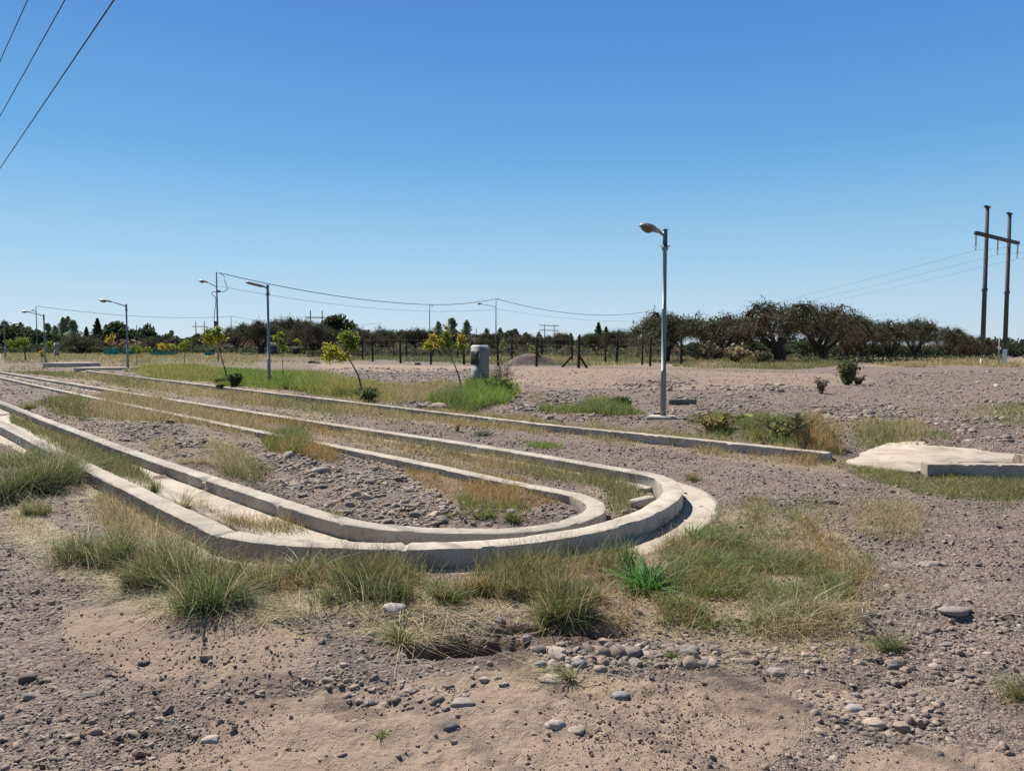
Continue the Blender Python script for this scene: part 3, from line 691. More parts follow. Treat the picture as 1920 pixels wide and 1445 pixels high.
TUFTS = [
 (28,930,3600,.47,.46,'deep','olive','silvery green grass clump at the left edge, before the outer kerb'),
 (95,912,3600,.50,.40,'deep','green','tall bushy green clump growing over the left part of the outer kerb'),
 (25,872,1700,.34,.40,'green','olive','green clump on the outer kerb where it meets the left edge'),
 (130,892,1900,.46,.25,'deep','dry','dark shaded clump against the kerb end that emerges from grass'),
 (75,965,500,.26,.15,'olive','dry','pale thin tuft leaning left below the silvery clump at the left edge'),
 (150,1045,1300,.28,.26,'deep','dry','olive tuft, leftmost of the row before the outer kerb straight run'),
 (200,1060,1200,.29,.22,'deep','olive','dark-based tuft, second of the row before the outer kerb straight run'),
 (248,1045,600,.24,.15,'olive','dry','olive brown tuft on the sandy apron left of the big tuft'),
 (290,1100,1500,.34,.24,'deep','olive','tall dark green tuft just left of the largest tuft on the dirt'),
 (388,1135,2000,.35,.27,'deep','green','largest dark green tuft reaching out onto the straw and dirt'),
 (345,1085,1300,.36,.25,'deep','olive','tall tuft standing behind the largest dark green tuft'),
 (430,1085,600,.24,.15,'olive','green','olive tuft under the kerb joint, right of the largest tuft'),
 (492,1095,1200,.22,.22,'yellow','green','yellow green low tuft with rusty base before the kerb'),
 (700,1108,1700,.26,.30,'deep','olive','broad dark olive tuft before the middle of the outer kerb bend'),
 (655,1090,500,.2,.15,'olive','dry','small olive tuft left of the broad one before the kerb bend'),
 (835,1125,600,.18,.14,'green','dry','greenish tuft with straw base, right of the broad dark one'),
 (910,1110,600,.17,.17,'rust','olive','rust coloured tuft under the middle of the kerb bend'),
 (965,1115,450,.16,.14,'dry','olive','pale dry tuft left of the tall olive tuft'),
 (1062,1160,1700,.33,.20,'olive','deep','tall olive tuft at the brink of the dark hollow'),
 (1030,1120,600,.24,.16,'olive','rust','feathery tuft just behind the tall olive tuft by the hollow'),
 (1110,1125,500,.22,.15,'rust','olive','rusty thin tuft between the tall olive tuft and the reedy weed'),
]
for px, py, n, h, rad, p1, p2, lab in TUFTS:
    tuft(px, py, n, h, rad, p1, lab, mixpal=p2, heads=int(n / 45), group=GT)
tuft(575, 1088, 130, .30, .09, [(.05,.15,.04),(.08,.19,.055),(.10,.2,.07)], 'bright green spiky tuft with long arching blades beside the kerb', lean=.75, w=.011, mixpal='rust', group=GT)
tuft(1215, 1105, 210, .23, .22, [(.07,.19,.03),(.10,.24,.04),(.13,.27,.06)], 'bright green broad-bladed weed right of the tall olive tuft', lean=.9, w=.016, name='reedy_weed', cat='weed', group='broad-bladed green weeds')
tuft(1175, 1065, 60, .28, .14, [(.07,.19,.03),(.10,.24,.04)], 'few tall bright green blades rising against the kerb bend', lean=.5, w=.014, name='reedy_weed', cat='weed', group='broad-bladed green weeds')
tuft(1300, 1015, 160, .16, .2, [(.09,.2,.03),(.13,.26,.05),(.18,.27,.07)], 'bright green weed at the right end of the concrete apron', lean=1.0, w=.013, name='reedy_weed', cat='weed', group='broad-bladed green weeds')
tuft(1300, 900, 350, .14, .16, 'olive', 'olive tuft on the gravel behind the tip of the kerb bend', mixpal='rust', group='stray tufts on the gravel')
tuft(755, 1205, 170, .16, .08, 'olive', 'sparse thin tuft with straw on the bare dirt left of the hollow', lean=.7, mixpal='straw', group='stray tufts on the gravel')
tuft(1672, 1222, 260, .12, .09, 'deep', 'small dark tuft beside a dark round stone at right', mixpal='olive', lean=.8, group='stray tufts on the gravel')
tuft(1912, 1310, 420, .17, .14, 'olive', 'olive tuft cut by the right edge near the corner', mixpal='straw', lean=.8, group='stray tufts on the gravel')
tuft(1070, 1275, 90, .11, .07, 'olive', 'wispy tuft growing among the row of cobbles', mixpal='straw', lean=.7, group='stray tufts on the gravel')
tuft(1265, 1235, 60, .07, .05, 'green', 'tiny green sprig between cobbles right of the wispy tuft', lean=.7, group='stray tufts on the gravel')
tuft(715, 1380, 50, .05, .07, 'green', 'tiny flat green sprig on bare dirt at bottom centre', lean=1.2, group='stray tufts on the gravel')
tuft(340, 960, 260, .2, .10, 'dry', 'upright dry tuft in the channel against the gutter', mixpal='olive', group='tufts in the channel')
tuft(290, 930, 200, .26, .10, 'green', 'thin green weed in the channel above the outer kerb', mixpal='olive', group='tufts in the channel')
tuft(470, 992, 300, .12, .14, 'green', 'low bright tuft where the gutter bends, above the kerb joint', mixpal='dry', group='tufts in the channel')
tuft(625, 985, 90, .22, .07, 'dry', 'straw-thin tall tuft before the inner kerb bend', group='tufts in the channel')
tuft(545, 852, 400, .22, .16, 'lush', 'green tuft on the island beside the far inner kerb', mixpal='green', group='tufts on the island')
tuft(365, 868, 600, .18, .22, 'straw', 'pale straw tuft on the island behind the chipped kerb', mixpal='dry', group='tufts on the island')
tuft(50, 765, 700, .26, .25, 'olive', 'grey green tuft on the island at the left edge', mixpal='dry', group='tufts on the island')
tuft(895, 978, 500, .10, .16, 'green', 'low green tuft at the island tip, left of its pair', mixpal='olive', group='tufts on the island')
tuft(960, 978, 500, .10, .16, 'olive', 'low olive tuft at the island tip, right of its pair', mixpal='green', group='tufts on the island')
tuft(857, 808, 120, .34, .10, 'rust', 'thin brown weed standing on the road gravel in mid road', w=.008, lean=.5, name='dry_weed', cat='weed')
tuft(905, 815, 200, .16, .25, [(.16,.18,.11),(.2,.21,.13)], 'grey green low weed on the road gravel beside the thin brown weed', w=.012, lean=.9, name='low_weed', cat='weed')

# ------------------------------------------------------------------ stones
def ico(sub):
    t_ = (1 + 5**.5) / 2
    v = np.array([[-1,t_,0],[1,t_,0],[-1,-t_,0],[1,-t_,0],[0,-1,t_],[0,1,t_],[0,-1,-t_],[0,1,-t_],[t_,0,-1],[t_,0,1],[-t_,0,-1],[-t_,0,1]], float)
    f = np.array([[0,11,5],[0,5,1],[0,1,7],[0,7,10],[0,10,11],[1,5,9],[5,11,4],[11,10,2],[10,7,6],[7,1,8],[3,9,4],[3,4,2],[3,2,6],[3,6,8],[3,8,9],[4,9,5],[2,4,11],[6,2,10],[8,6,7],[9,8,1]])
    v /= np.linalg.norm(v, axis=1)[:, None]
    for _ in range(sub):
        cache = {}; v = list(map(tuple, v)); nf = []
        def mid(a, b):
            k = (min(a, b), max(a, b))
            if k not in cache:
                q = (np.array(v[a]) + v[b]) / 2; v.append(tuple(q / np.linalg.norm(q))); cache[k] = len(v) - 1
            return cache[k]
        for a, b, c in f:
            x, y, z_ = mid(a, b), mid(b, c), mid(c, a); nf += [[a, x, z_], [b, y, x], [c, z_, y], [x, y, z_]]
        v = np.array(v); f = np.array(nf)
    return v, f
ICO = {k: ico(k) for k in (0, 1, 2)}
STONE_COL = np.array([(.24,.18,.145),(.185,.148,.126),(.29,.225,.178),(.33,.26,.205),(.155,.125,.108),(.26,.185,.14),(.21,.185,.165),(.37,.30,.24),(.27,.20,.155)])
def stones(mb, x, y, s, sub=0, sink=.36, flat=.6, jit=.13):
    n = len(x)
    if n == 0: return
    bv, bf = ICO[sub]; m = len(bv)
    v = bv[None] * (1 + rng.normal(0, jit if sub == 0 else jit * .5, (n, m, 1)))
    if sub > 0:                                     # gentle lumps instead of spikes
        k = rng.normal(0, 1, (n, 1, 3)); v = np.sign(bv[None]) * np.abs(bv[None])**rng.uniform(.7, 1.15, (n, 1, 1)) * (1 + .2 * np.sin((bv[None] * k * 1.9).sum(-1, keepdims=True) + rng.uniform(0, 6, (n, 1, 1))) + rng.normal(0, .045, (n, m, 1)))
    sx = s * rng.uniform(.8, 1.35, n); sy = s * rng.uniform(.6, 1.0, n); sz = s * flat * rng.uniform(.65, 1.25, n)
    v = v * np.stack([sx, sy, sz], 1)[:, None]
    tl = rng.normal(0, .28, n); c, q = np.cos(tl)[:, None], np.sin(tl)[:, None]
    v = np.stack([v[..., 0] * c + v[..., 2] * q, v[..., 1], -v[..., 0] * q + v[..., 2] * c], -1)
    a = rng.uniform(0, 2 * PI, n); c, q = np.cos(a)[:, None], np.sin(a)[:, None]
    v = np.stack([v[..., 0] * c - v[..., 1] * q, v[..., 0] * q + v[..., 1] * c, v[..., 2]], -1)
    v += np.stack([x, y, Z(x, y) + sz * (1 - 2 * sink) * .9], 1)[:, None]
    col = (STONE_COL[rng.integers(0, len(STONE_COL), n)] * .72 + np.array([.26, .20, .16]) * .28) * rng.uniform(.78, 1.2, (n, 1))
    mb.add(v.reshape(-1, 3), bf[None].repeat(n, 0).reshape(-1, 3) + np.repeat(np.arange(n) * m, len(bf))[:, None], np.repeat(col, m, 0))
def no_kerb(x, y, d=.12): return np.minimum(np.minimum(pdist(O_w, x, y), pdist(I_w, x, y)), pdist(K_w, x, y)) > d
def offgut(x, y):
    io, ii = inside(O_poly, x, y), inside(I_poly, x, y)
    g = (io & ~ii & (pdist(I_w, x, y) < .55) & (x + y < 6.6)) | (~io & (pdist(O_w, x, y) < .46) & (x + y < 9.8)); return ~g
gr = MB(); n = 230000
r = np.exp(rng.uniform(math.log(2.4), math.log(45), n)); a = rng.uniform(-40, 40, n) * PI / 180
x, y = r * np.sin(a), r * np.cos(a); R_, L_, B_ = masks(x, y)
s = (.0028 + .00062 * r) * np.exp(rng.normal(0, .55, n))
dens = np.clip(R_ * 1.25 - .22, .05, 1) * np.clip(.75 + 1.5 * fbm(x * 1.3, y * 1.3, 211), .1, 1)
ok = (rng.random(n) < dens * .8) & no_kerb(x, y) & (offgut(x, y) | (rng.random(n) < .06)) & (s < .022 + .001 * r)
x, y, s, r = x[ok], y[ok], s[ok], r[ok]
big = s / r > .0034
stones(gr, x[~big], y[~big], s[~big], 0); stones(gr, x[big], y[big], s[big], 1)
def rubble(px, n, s0, z=.1, sub=1, pile=0.0):
    poly = GL(px, z); lo, hi = poly.min(0), poly.max(0); n = int(n * 1.7); m = n * 5
    x = rng.uniform(lo[0], hi[0], m); y = rng.uniform(lo[1], hi[1], m)
    r = np.hypot(x, y); k = .15 * np.clip(r / 7, .6, 3)
    k = k * 2.2
    ok = inside(poly, x + fbm(x * 2, y * 2, 63) * k, y + fbm(x * 2, y * 2, 64) * k) & no_kerb(x, y, .16) & offgut(x, y) & (rng.random(m) < .55 + fbm(x * 2.5, y * 2.5, 65) * 1.3)
    x, y = x[ok][:n], y[ok][:n]
    stones(gr, x, y, s0 * .56 * np.exp(rng.normal(0, .5, len(x))), sub, .40, .55)
rubble([(560,850),(700,855),(780,890),(820,935),(900,960),(960,985),(800,988),(700,970),(600,930),(500,890),(450,880)], 1500, .028)
rubble([(430,870),(560,850),(640,880),(600,920),(500,900)], 500, .032)
rubble([(110,745),(220,760),(330,800),(480,840),(440,860),(330,840),(220,800),(130,770)], 1400, .032)
rubble([(190,790),(330,800),(420,850),(330,860)], 500, .034)
rubble([(1000,1230),(1060,1200),(1200,1195),(1330,1210),(1340,1240),(1200,1255),(1060,1262)], 230, .026, 0)
rubble([(1130,1200),(1340,1205),(1700,1190),(1720,1230),(1340,1235)], 330, .016, 0)
rubble([(1500,1290),(1640,1280),(1760,1310),(1800,1400),(1600,1390),(1500,1350)], 220, .018, 0)
rubble([(1700,1180),(1925,1150),(1925,1300),(1760,1270)], 260, .016, 0)
rubble([(560,1260),(760,1280),(900,1300),(860,1340),(640,1320)], 120, .017, 0)
rubble([(740,766),(760,745),(800,742),(830,755),(850,770),(800,773)], 260, .06, .12)
rubble([(940,745),(1050,730),(1180,745),(1220,790),(1180,800),(1050,790),(960,775)], 900, .05, .12)
rubble([(1250,740),(1400,735),(1440,760),(1320,790),(1260,790)], 420, .05, .12)
rubble([(1500,765),(1600,755),(1680,760),(1760,790),(1640,800),(1520,785)], 700, .05, .12)
rubble([(1780,790),(1925,775),(1925,835),(1820,830)], 420, .045, .12)
rubble([(1140,725),(1240,712),(1310,720),(1290,735),(1160,738)], 220, .07, .1)
rubble([(600,690),(900,692),(900,715),(760,722),(600,706)], 600, .06, .1)
rubble([(1320,725),(1480,720),(1500,735),(1340,740)], 120, .06, .1)
rubble([(1640,700),(1925,690),(1925,760),(1740,770)], 900, .05, .1)
rubble([(960,715),(1240,700),(1700,715),(1640,745),(1100,750)], 350, .035, .1)
rubble([(1180,900),(1250,920),(1230,950),(1140,975)], 60, .02, 0)
rubble([(900,905),(1100,935),(1080,960),(900,970)], 120, .026, .1)
# soil clods over the bare dirt
n = 130000; r = np.exp(rng.uniform(math.log(2.4), math.log(20), n)); a = rng.uniform(-40, 40, n) * PI / 180
x, y = r * np.sin(a), r * np.cos(a); s = (.0013 + .00042 * r) * np.exp(rng.normal(0, .62, n))
ok = (rng.random(n) < np.clip(.15 + 2.4 * fbm(x * 1.3, y * 1.3, 219), .02, 1)) & no_kerb(x, y) & offgut(x, y) & (s < .03)
sc_ = STONE_COL; STONE_COL = np.array([(.23,.165,.13),(.19,.135,.105),(.28,.205,.16),(.15,.105,.085)])
stones(gr, x[ok], y[ok], s[ok], 0, .15, .75, .22); STONE_COL = sc_
gr.build('gravel', M['stone'], smooth='auto', label='grey and pinkish river gravel and rubble over road, island and field', cat='gravel', kind='stuff')
def stone(px, py, wpx, hpx, col, label, ang=0., group=None, name='stone', z=0.0, dep=.75, seed=0):
    c = gp(px, py, z); r_ = math.hypot(c[0], c[1]); s = wpx / 2 / F * r_; hgt = max(hpx / F * r_ * .75, s * .35)
    st = np.random.default_rng(int(px * 7 + py)); v, f = ICO[2]
    k1, k2 = st.normal(0, 1, (2, 3)); v = v * (1 + .18 * np.sin(v @ k1 * 2.2 + st.uniform(0, 6)) + .11 * np.sin(v @ k2 * 4.5) + st.normal(0, .022, len(v)))[:, None]
    v = np.sign(v) * np.abs(v)**.9 * np.array([s, s * dep, hgt * .62])
    ca, sa = math.cos(ang), math.sin(ang); v = np.c_[v[:, 0] * ca - v[:, 1] * sa, v[:, 0] * sa + v[:, 1] * ca, v[:, 2]]
    mb = MB(); mb.add(v * [1, 1, .9] + [0, 0, hgt * .06], [f], np.array(col) * .72 + np.array([.26, .20, .16]) * .24)
    o = mb.build(name, M['stone'], smooth=True, label=label, cat='stone', group=group); o.location = c
GS = 'stones lying on the foreground dirt'
STN = [
 (395,1388,32,17,(.42,.36,.31),'pale oval stone on bare dirt at bottom left'), (53,1275,26,24,(.045,.04,.04),'dark lump of rock at the left edge of the dirt'),
 (168,1304,26,13,(.20,.18,.17),'grey flat stone on gravel near the lower left'), (270,1243,18,10,(.06,.05,.05),'small dark stone below the largest grass tuft'),
 (1041,1360,40,26,(.36,.32,.28),'pale angular stone at bottom centre'), (1080,1368,36,12,(.31,.26,.22),'thin tan sliver of stone leaning on the pale angular one'),
 (846,1362,30,20,(.085,.09,.10),'dark blue grey stone at bottom centre left'), (1166,1303,34,14,(.235,.25,.255),'smooth blue grey stone on the dirt below the cobbles'),
 (868,1318,44,20,(.33,.265,.225),'flat tan slab-like stone below the hollow'), (1605,1330,34,20,(.33,.32,.305),'flat pale grey oval stone among pebbles at lower right'),
 (1680,1250,32,24,(.13,.12,.118),'dark round stone beside the small dark tuft'), (1458,1260,30,14,(.30,.25,.22),'lone tan stone on the edge of the bare dirt'),
 (1752,1060,40,18,(.25,.215,.20),'grey flat boulder with a small one beside it at right'), (1790,1150,42,12,(.27,.23,.21),'long flat reddish stone at right'),
 (632,1122,32,18,(.35,.355,.345),'bluish white round stone before the kerb bend'), (742,1142,48,22,(.40,.37,.34),'large pale half-buried stone under the broad tuft'),
 (1182,1228,46,32,(.15,.135,.128),'largest dark cobble in the row of cobbles'), (1225,1228,38,17,(.34,.28,.245),'tan flat cobble right of the largest dark one'),
 (1035,1268,46,16,(.40,.345,.29),'long pale flat cobble at the left of the row'), (1085,1246,28,20,(.22,.21,.205),'grey cobble above the wispy tuft'),
 (1126,1254,24,18,(.34,.28,.245),'pinkish cobble in the middle of the row'), (1012,1246,24,16,(.24,.235,.23),'grey cobble at the left end of the row'),
 (1295,1225,38,26,(.21,.21,.205),'grey green cobble in the right part of the row'), (1315,1245,22,16,(.30,.25,.22),'brown cobble under the grey green one'),
 (988,1200,20,20,(.24,.215,.205),'round grey stone in the dark hollow right part'), (908,1275,26,14,(.33,.27,.24),'pale pebble in the orange dirt, left of a trio'),
 (934,1272,16,14,(.29,.23,.21),'brown pebble in the orange dirt, middle of a trio'), (945,1283,18,10,(.34,.28,.26),'pale pebble in the orange dirt, right of a trio'),
 (768,1296,26,12,(.30,.25,.22),'flat brown stone on the dirt left below the hollow'), (938,1170,20,18,(.14,.14,.14),'dark grey stone above the hollow'),
 (1182,905,14,11,(.12,.11,.105),'dark stone'), (1555,942,26,14,(.14,.115,.105),'lone dark stone on the road gravel at right'),
]
for q in STN:
    if q[5] != 'dark stone': stone(*q[:5], q[5], group=GS)
stone(1168, 920, 16, 14, (.11,.10,.095), 'dark stone inside the tip of the channel', group='stones in the channel')
stone(1108, 963, 18, 11, (.24,.235,.22), 'grey stone at the tip of the island', group='stones on the island', z=.1)
stone(957, 962, 22, 16, (.20,.19,.18), 'grey boulder near the tip of the island', group='stones on the island', z=.1)
stone(985, 935, 22, 16, (.17,.155,.15), 'dark grey boulder further back near the island tip', group='stones on the island', z=.1)
stone(656, 948, 18, 16, (.20,.19,.185), 'grey round boulder on the island rubble', group='stones on the island', z=.1)
stone(600, 885, 36, 20, (.33,.285,.25), 'large pale boulder on the island rubble', group='stones on the island', z=.1)
stone(610, 876, 22, 14, (.17,.16,.155), 'dark boulder behind the large pale one on the island', group='stones on the island', z=.1)
stone(798, 720, 24, 17, (.42,.39,.35), 'pale rounded boulder behind the verge, left of the leaning sapling', name='boulder', z=.1)
stone(584, 681, 16, 12, (.12,.095,.085), 'dark brown boulder, larger of the pair in the left field', name='boulder', z=.1)
stone(596, 682, 10, 9, (.13,.10,.09), 'dark brown boulder, smaller of the pair in the left field', name='boulder', z=.1)
stone(783, 684, 14, 10, (.22,.16,.14), 'reddish boulder before the wooden fence posts', name='boulder', z=.1)
stone(1895, 886, 13, 13, (.36,.30,.27), 'round pinkish stone at the foot of the dark kerb face', name='stone')
stone(1805, 888, 10, 8, (.30,.26,.23), 'small grey stone under the dark kerb face', name='stone')
stone(152, 828, 16, 8, (.16,.155,.15), 'flat dark piece of rubble on the gutter at left', name='rubble_piece')
stone(246, 861, 16, 7, (.15,.145,.14), 'flat dark piece of rubble on the gutter further right', name='rubble_piece')
c = gp(1205, 947); mb = MB(); mb.box((0, 0, .035), (.30, .11, .08), .75, bev=.012)
o = mb.build('rubble_piece', M['concrete'], label='elongated broken concrete piece inside the tip of the channel', cat='rubble'); o.location = c
c = gp(1279, 758, .1); mb = MB(); mb.box((0, 0, .06), (.70, .14, .14), .02, bev=.012)
o = mb.build('concrete_beam', M['beam'], label='short mossy grey beam lying behind the tall street lamp', cat='beam'); o.location = c
# heap of gravel behind the fence
def heap(px, py, w, h, label):
    c = gp(px, py, .1); mb = MB(); n, m = 26, 40; V = []
    for i in range(n):
        for j in range(m):
            q = i / (n - 1); a_ = 2 * PI * j / m; X, Y = math.cos(a_) * q * w, math.sin(a_) * q * w * .6
            hh = h * math.cos(min(1, q) * PI / 2)**1.3 * (1 + .35 * float(fbm(np.array([X + 5]), np.array([Y]), 17)[0])) - .05
            V.append((X, Y, hh + .10 * float(fbm(np.array([X * 3]), np.array([Y * 3]), 3)[0]) * (1 - q)))
    i = np.arange(n - 1)[:, None] * m; j = np.arange(m)[None]; k = (j + 1) % m
    mb.add(V, [np.stack([i + j, i + m + j, i + m + k, i + k], -1).reshape(-1, 4)], (.9, .05, .25))
    o = mb.build('gravel_heap', M['ground'], smooth=True, label=label, cat='gravel heap'); o.location = c
heap(998, 684, 2.5, .85, 'grey gravel heap dumped behind the row of wooden fence posts')

# ------------------------------------------------------------------ street lamps
KD = np.array([.70, -.71]); ROADN = math.atan2(-.70, -.71)          # kerb runs along KD; road lies towards ROADN
def arm_dir(ang): return np.array([math.cos(ang), math.sin(ang)])
def cobra(parent, base, ang, L, tilt=.12, sc=1.0):
    """lamp head: housing, glass bowl, top cover; starts at base and points along ang"""
    d = arm_dir(ang); u = np.array([d[0] * math.cos(tilt), d[1] * math.cos(tilt), math.sin(tilt)]); sd = np.array([-d[1], d[0], 0]); up = np.cross(u, sd) * 1.0
    if up[2] < 0: up = -up
    def loft(prof, sides=14):
        V = []
        for (s_, hw, hu, hd) in prof:
            for k in range(sides):
                a_ = 2 * PI * k / sides; cx, sx = math.cos(a_), math.sin(a_)
                V.append(base + u * s_ * L + sd * cx * hw * sc + up * (sx * (hu if sx > 0 else hd)) * sc)
        n = len(prof); i = np.arange(n - 1)[:, None] * sides; j = np.arange(sides)[None]; k = (j + 1) % sides
        return np.array(V), [np.stack([i + j, i + k, i + sides + k, i + sides + j], -1).reshape(-1, 4), np.array([list(range(sides))]), np.array([list(range((n - 1) * sides, n * sides))])]
    mb = MB(); mb.add(*loft([(-.06, .035, .035, .04), (0, .05, .045, .05), (.12, .06, .055, .055), (.25, .075, .06, .055), (.40, .12, .075, .02), (.6, .145, .08, .015), (.8, .135, .065, .015), (.94, .09, .04, .012), (1.0, .03, .012, .01)]))
    hs = mb.build('lamp_head', M['lamp'], parent, smooth=True)
    mb = MB(); mb.add(*loft([(.36, .06, .005, .02), (.40, .095, .005, .07), (.5, .12, .005, .115), (.62, .13, .005, .125), (.75, .12, .005, .105), (.86, .09, .005, .06), (.92, .05, .005, .015)]))
    mb.build('glass_bowl', M['bowl'], hs, smooth=True)
def pole_steps(mb, steps, sides=18):
    pts, rad = [], []
    for z0, z1, r_ in steps: pts += [(0, 0, z0), (0, 0, z1)]; rad += [r_, r_]
    prof = []
    for (z0, z1, r_), nx in zip(steps, steps[1:] + [None]):
        prof += [(r_, z0), (r_, z1)]
        if nx: prof += [(nx[2], z1 + .05)]
    mb.lathe(prof, (0, 0, 0), sides)
def street_lamp(px, py, ptop, label, z=.1, armL=.22, head=.60, ang=ROADN, steps=None, flatlum=False, sc=1.0, slab_=False, thin=1.0):
    c = gp(px, py, z); hgt = D(px, ptop, c[1])[2] - c[2]; T = thing('street_lamp', c, label, 'street lamp', 'street lamps along the road')
    k = hgt / 3.98
    st = steps or [(-.1, .98 * k, .054 * thin), (.98 * k + .05, 2.3 * k, .045 * thin), (2.3 * k + .05, 3.62 * k, .039 * thin), (3.64 * k, 3.98 * k, .045 * thin)]
    mb = MB(); pole_steps(mb, st); mb.build('pole', M['galv'], T, smooth=False)
    mb = MB(); mb.lathe([(.058 * thin, 3.57 * k), (.062 * thin, 3.585 * k), (.062 * thin, 3.625 * k), (.056 * thin, 3.635 * k)], (0, 0, 0), 16)
    mb.tube([(-.10, 0, 3.65 * k), (.10, 0, 3.65 * k)], .010, 6)
    mb.build('collar', M['galv'], T)
    mb = MB(); mb.lathe([(.050 * thin, hgt - .002), (.052 * thin, hgt + .006), (.05 * thin, hgt + .02), (.02, hgt + .026)], (0, 0, 0), 16); mb.build('pole_cap', M['dkmetal'], T)
    d = arm_dir(ang); z0 = hgt - .10
    e = np.array([d[0] * armL, d[1] * armL, z0 + armL * .30])
    mb = MB(); mb.tube([(d[0] * .03, d[1] * .03, z0), e * .5 + np.array([d[0] * .03, d[1] * .03, z0]) * .5, e], .026 * thin, 10); mb.build('arm', M['galv'], T, smooth=True)
    if flatlum:
        q = e + np.array([d[0], d[1], .18]) * (head * .5)
        mb = MB(); mb.box(q, (head + .06, .22, .065), ang, tilt=-.18, bev=.02); hs = mb.build('lamp_head', M['lamp'], T)
        mb = MB(); mb.box(q + np.array([0, 0, -.038]), (head * .8, .16, .014), ang, tilt=-.18); mb.build('glass_cover', M['bowl'], hs)
    else: cobra(T, e, ang, head, .10, sc)
    if slab_:
        mb = MB(); mb.box((-.03, -.02, -.02), (.52, .36, .13), -.35, bev=.02); mb.build('footing', M['concrete'], T)
    return T
street_lamp(1243, 797, 432, 'tall grey street lamp in the centre right, nearest of all, on a concrete footing', slab_=True, sc=.85, head=.54)
street_lamp(505, 721, 535, 'grey street lamp with a flat slim head, at the verge left of the yellow sapling', armL=.18, head=.62, flatlum=True, thin=1.12)
street_lamp(240, 690.5, 571, 'grey street lamp with a long arm, beside the far concrete slabs', armL=.85, head=.75, thin=1.25)
street_lamp(85, 678.5, 590, 'small far street lamp standing beside the far left utility pole', armL=.95, head=.75, thin=1.4)
street_lamp(10, 672, 600, 'farthest street lamp, hazy at the left edge', armL=-.75, head=-.6, thin=1.5)

# ------------------------------------------------------------------ utility poles and cables
def upole(px, pbase, ptop, Y, label, lamp_px=None, name='utility_pole', r0=.085, tangle=False):
    X = D(px, pbase, Y)[0]; zb = float(Z(X, Y)); top = D(px, ptop, Y)[2]
    T = thing(name, (X, Y, zb), label, 'utility pole', 'utility poles across the plain'); h = top - zb
    mb = MB(); mb.lathe([(r0, -.2), (r0 * .9, h * .5), (r0 * .62, h)], (0, 0, 0), 12); mb.build('pole', M['galv'], T, smooth=True)
    mb = MB(); mb.tube([(0, 0, h - .12), (.35, .0, h - .10)], .02, 6); mb.lathe([(.03, h - .16), (.06, h - .13), (.06, h - .06), (.02, h - .03)], (.36, 0, 0), 10); mb.build('cable_bracket', M['dkmetal'], T)
    if lamp_px:
        q = np.array(D(*lamp_px, Y - 1.0)) - np.array([X, Y, zb]); z0 = q[2] - .28
        L = math.hypot(q[0], q[1]); a_ = math.atan2(q[1], q[0]); d = arm_dir(a_); e = np.array([d[0] * (L - .55), d[1] * (L - .55), z0 + .22])
        mb = MB(); mb.tube([(0, 0, z0 - .15), e], .035, 8); mb.build('arm', M['galv'], T, smooth=True); cobra(T, e, a_, .75, .12, 1.3)
    if tangle:
        s = Y / F
        def W(pts): return [((a_ - px) * s, -.12, (ptop - b_) * s + h) for a_, b_ in pts]
        mb = MB(); mb.tube(catmull(np.array(W([(419,514),(425,519),(425,526),(430,538),(429,543),(423,547),(414,546),(409,547),(403,547),(401,552),(407,556),(408,566),(405,590),(404,604)])), .15), .028, 6); mb.build('drop_cable', M['cable'], T)
        mb = MB(); mb.box(W([(413.5, 546)])[0], (.30, .2, .16)); mb.build('junction', M['dkmetal'], T)
        mb = MB(); mb.box(W([(407.5, 606)])[0], (.28, .24, .5), bev=.03); mb.build('meter_box', M['dkmetal'], T)
    return np.array([X, Y, zb + h])
pA = upole(409.5, 680, 510, 66, 'tall grey utility pole with a lamp arm and looping black cables', (377, 527), tangle=True)
pB = upole(806, 672, 572, 92, 'thin grey utility pole without a lamp, behind the two-branched yellow sapling', r0=.07)
pC = upole(930, 670, 559, 105, 'grey utility pole with a short lamp arm, just right of the pillar cabinet', (897, 569))
pD = upole(1211, 668, 583, 143, 'thin utility pole half hidden behind the spreading tree by the street lamp', r0=.08)
pE = upole(70.5, 664, 573, 123, 'utility pole with a small lamp arm at far left, next to the small far lamp', (60, 581))
pF = upole(434.5, 660, 592, 171, 'thin distant pole just right of the pole with looping cables', r0=.09)
pG = upole(713, 658, 604, 240, 'thinnest distant pole between bare trees in the centre left', r0=.09)
def cable(pts, sag, r_, label, seg=40, name='overhead_cable', group='overhead cables on the utility poles'):
    mb = MB(); L = []
    for (a_, b_), s in zip(zip(pts[:-1], pts[1:]), sag if isinstance(sag, (list, tuple)) else [sag] * 9):
        for k in range(seg + (1 if b_ is pts[-1] else 0)):
            u = k / seg; q = np.array(a_) * (1 - u) + np.array(b_) * u; q[2] -= 4 * s * u * (1 - u); L.append(q)
    mb.tube(np.array(L), r_, 5); return mb.build(name, M['cable'], label=label, cat='cable', group=group)
off = np.array([.36, 0, -.1])
cable([pA + off, pB + [0, -.1, .05], pC + [0, -.1, -.1]], [.55, .25], .034, 'thick black cable running from the pole with loops past the thin pole')
cable([pC + [.1, 0, -.12], pD + off], [1.35], .034, 'thick black cable sagging from the pole beside the cabinet to the spreading tree')
cable([pA + [.3, 0, -1.25], pB + [0, .1, -.75], pC + [0, .1, -1.55]], [.45, .1], .014, 'thin lower line below the thick cable between the first three poles')
cable([pC + [.1, 0, -1.5], pD + [.1, 0, -1.9]], [.6], .014, 'thin lower line right of the pole beside the cabinet')
cable([pE + off, pF + off], [.95], .034, 'long cable sagging from the far left pole behind the long-armed lamp')
cable([pF + off, pG + off], [1.8], .03, 'faint distant cable running right from the thin distant pole')
PE_ = np.array([-48.0, 63.0, 9.0])
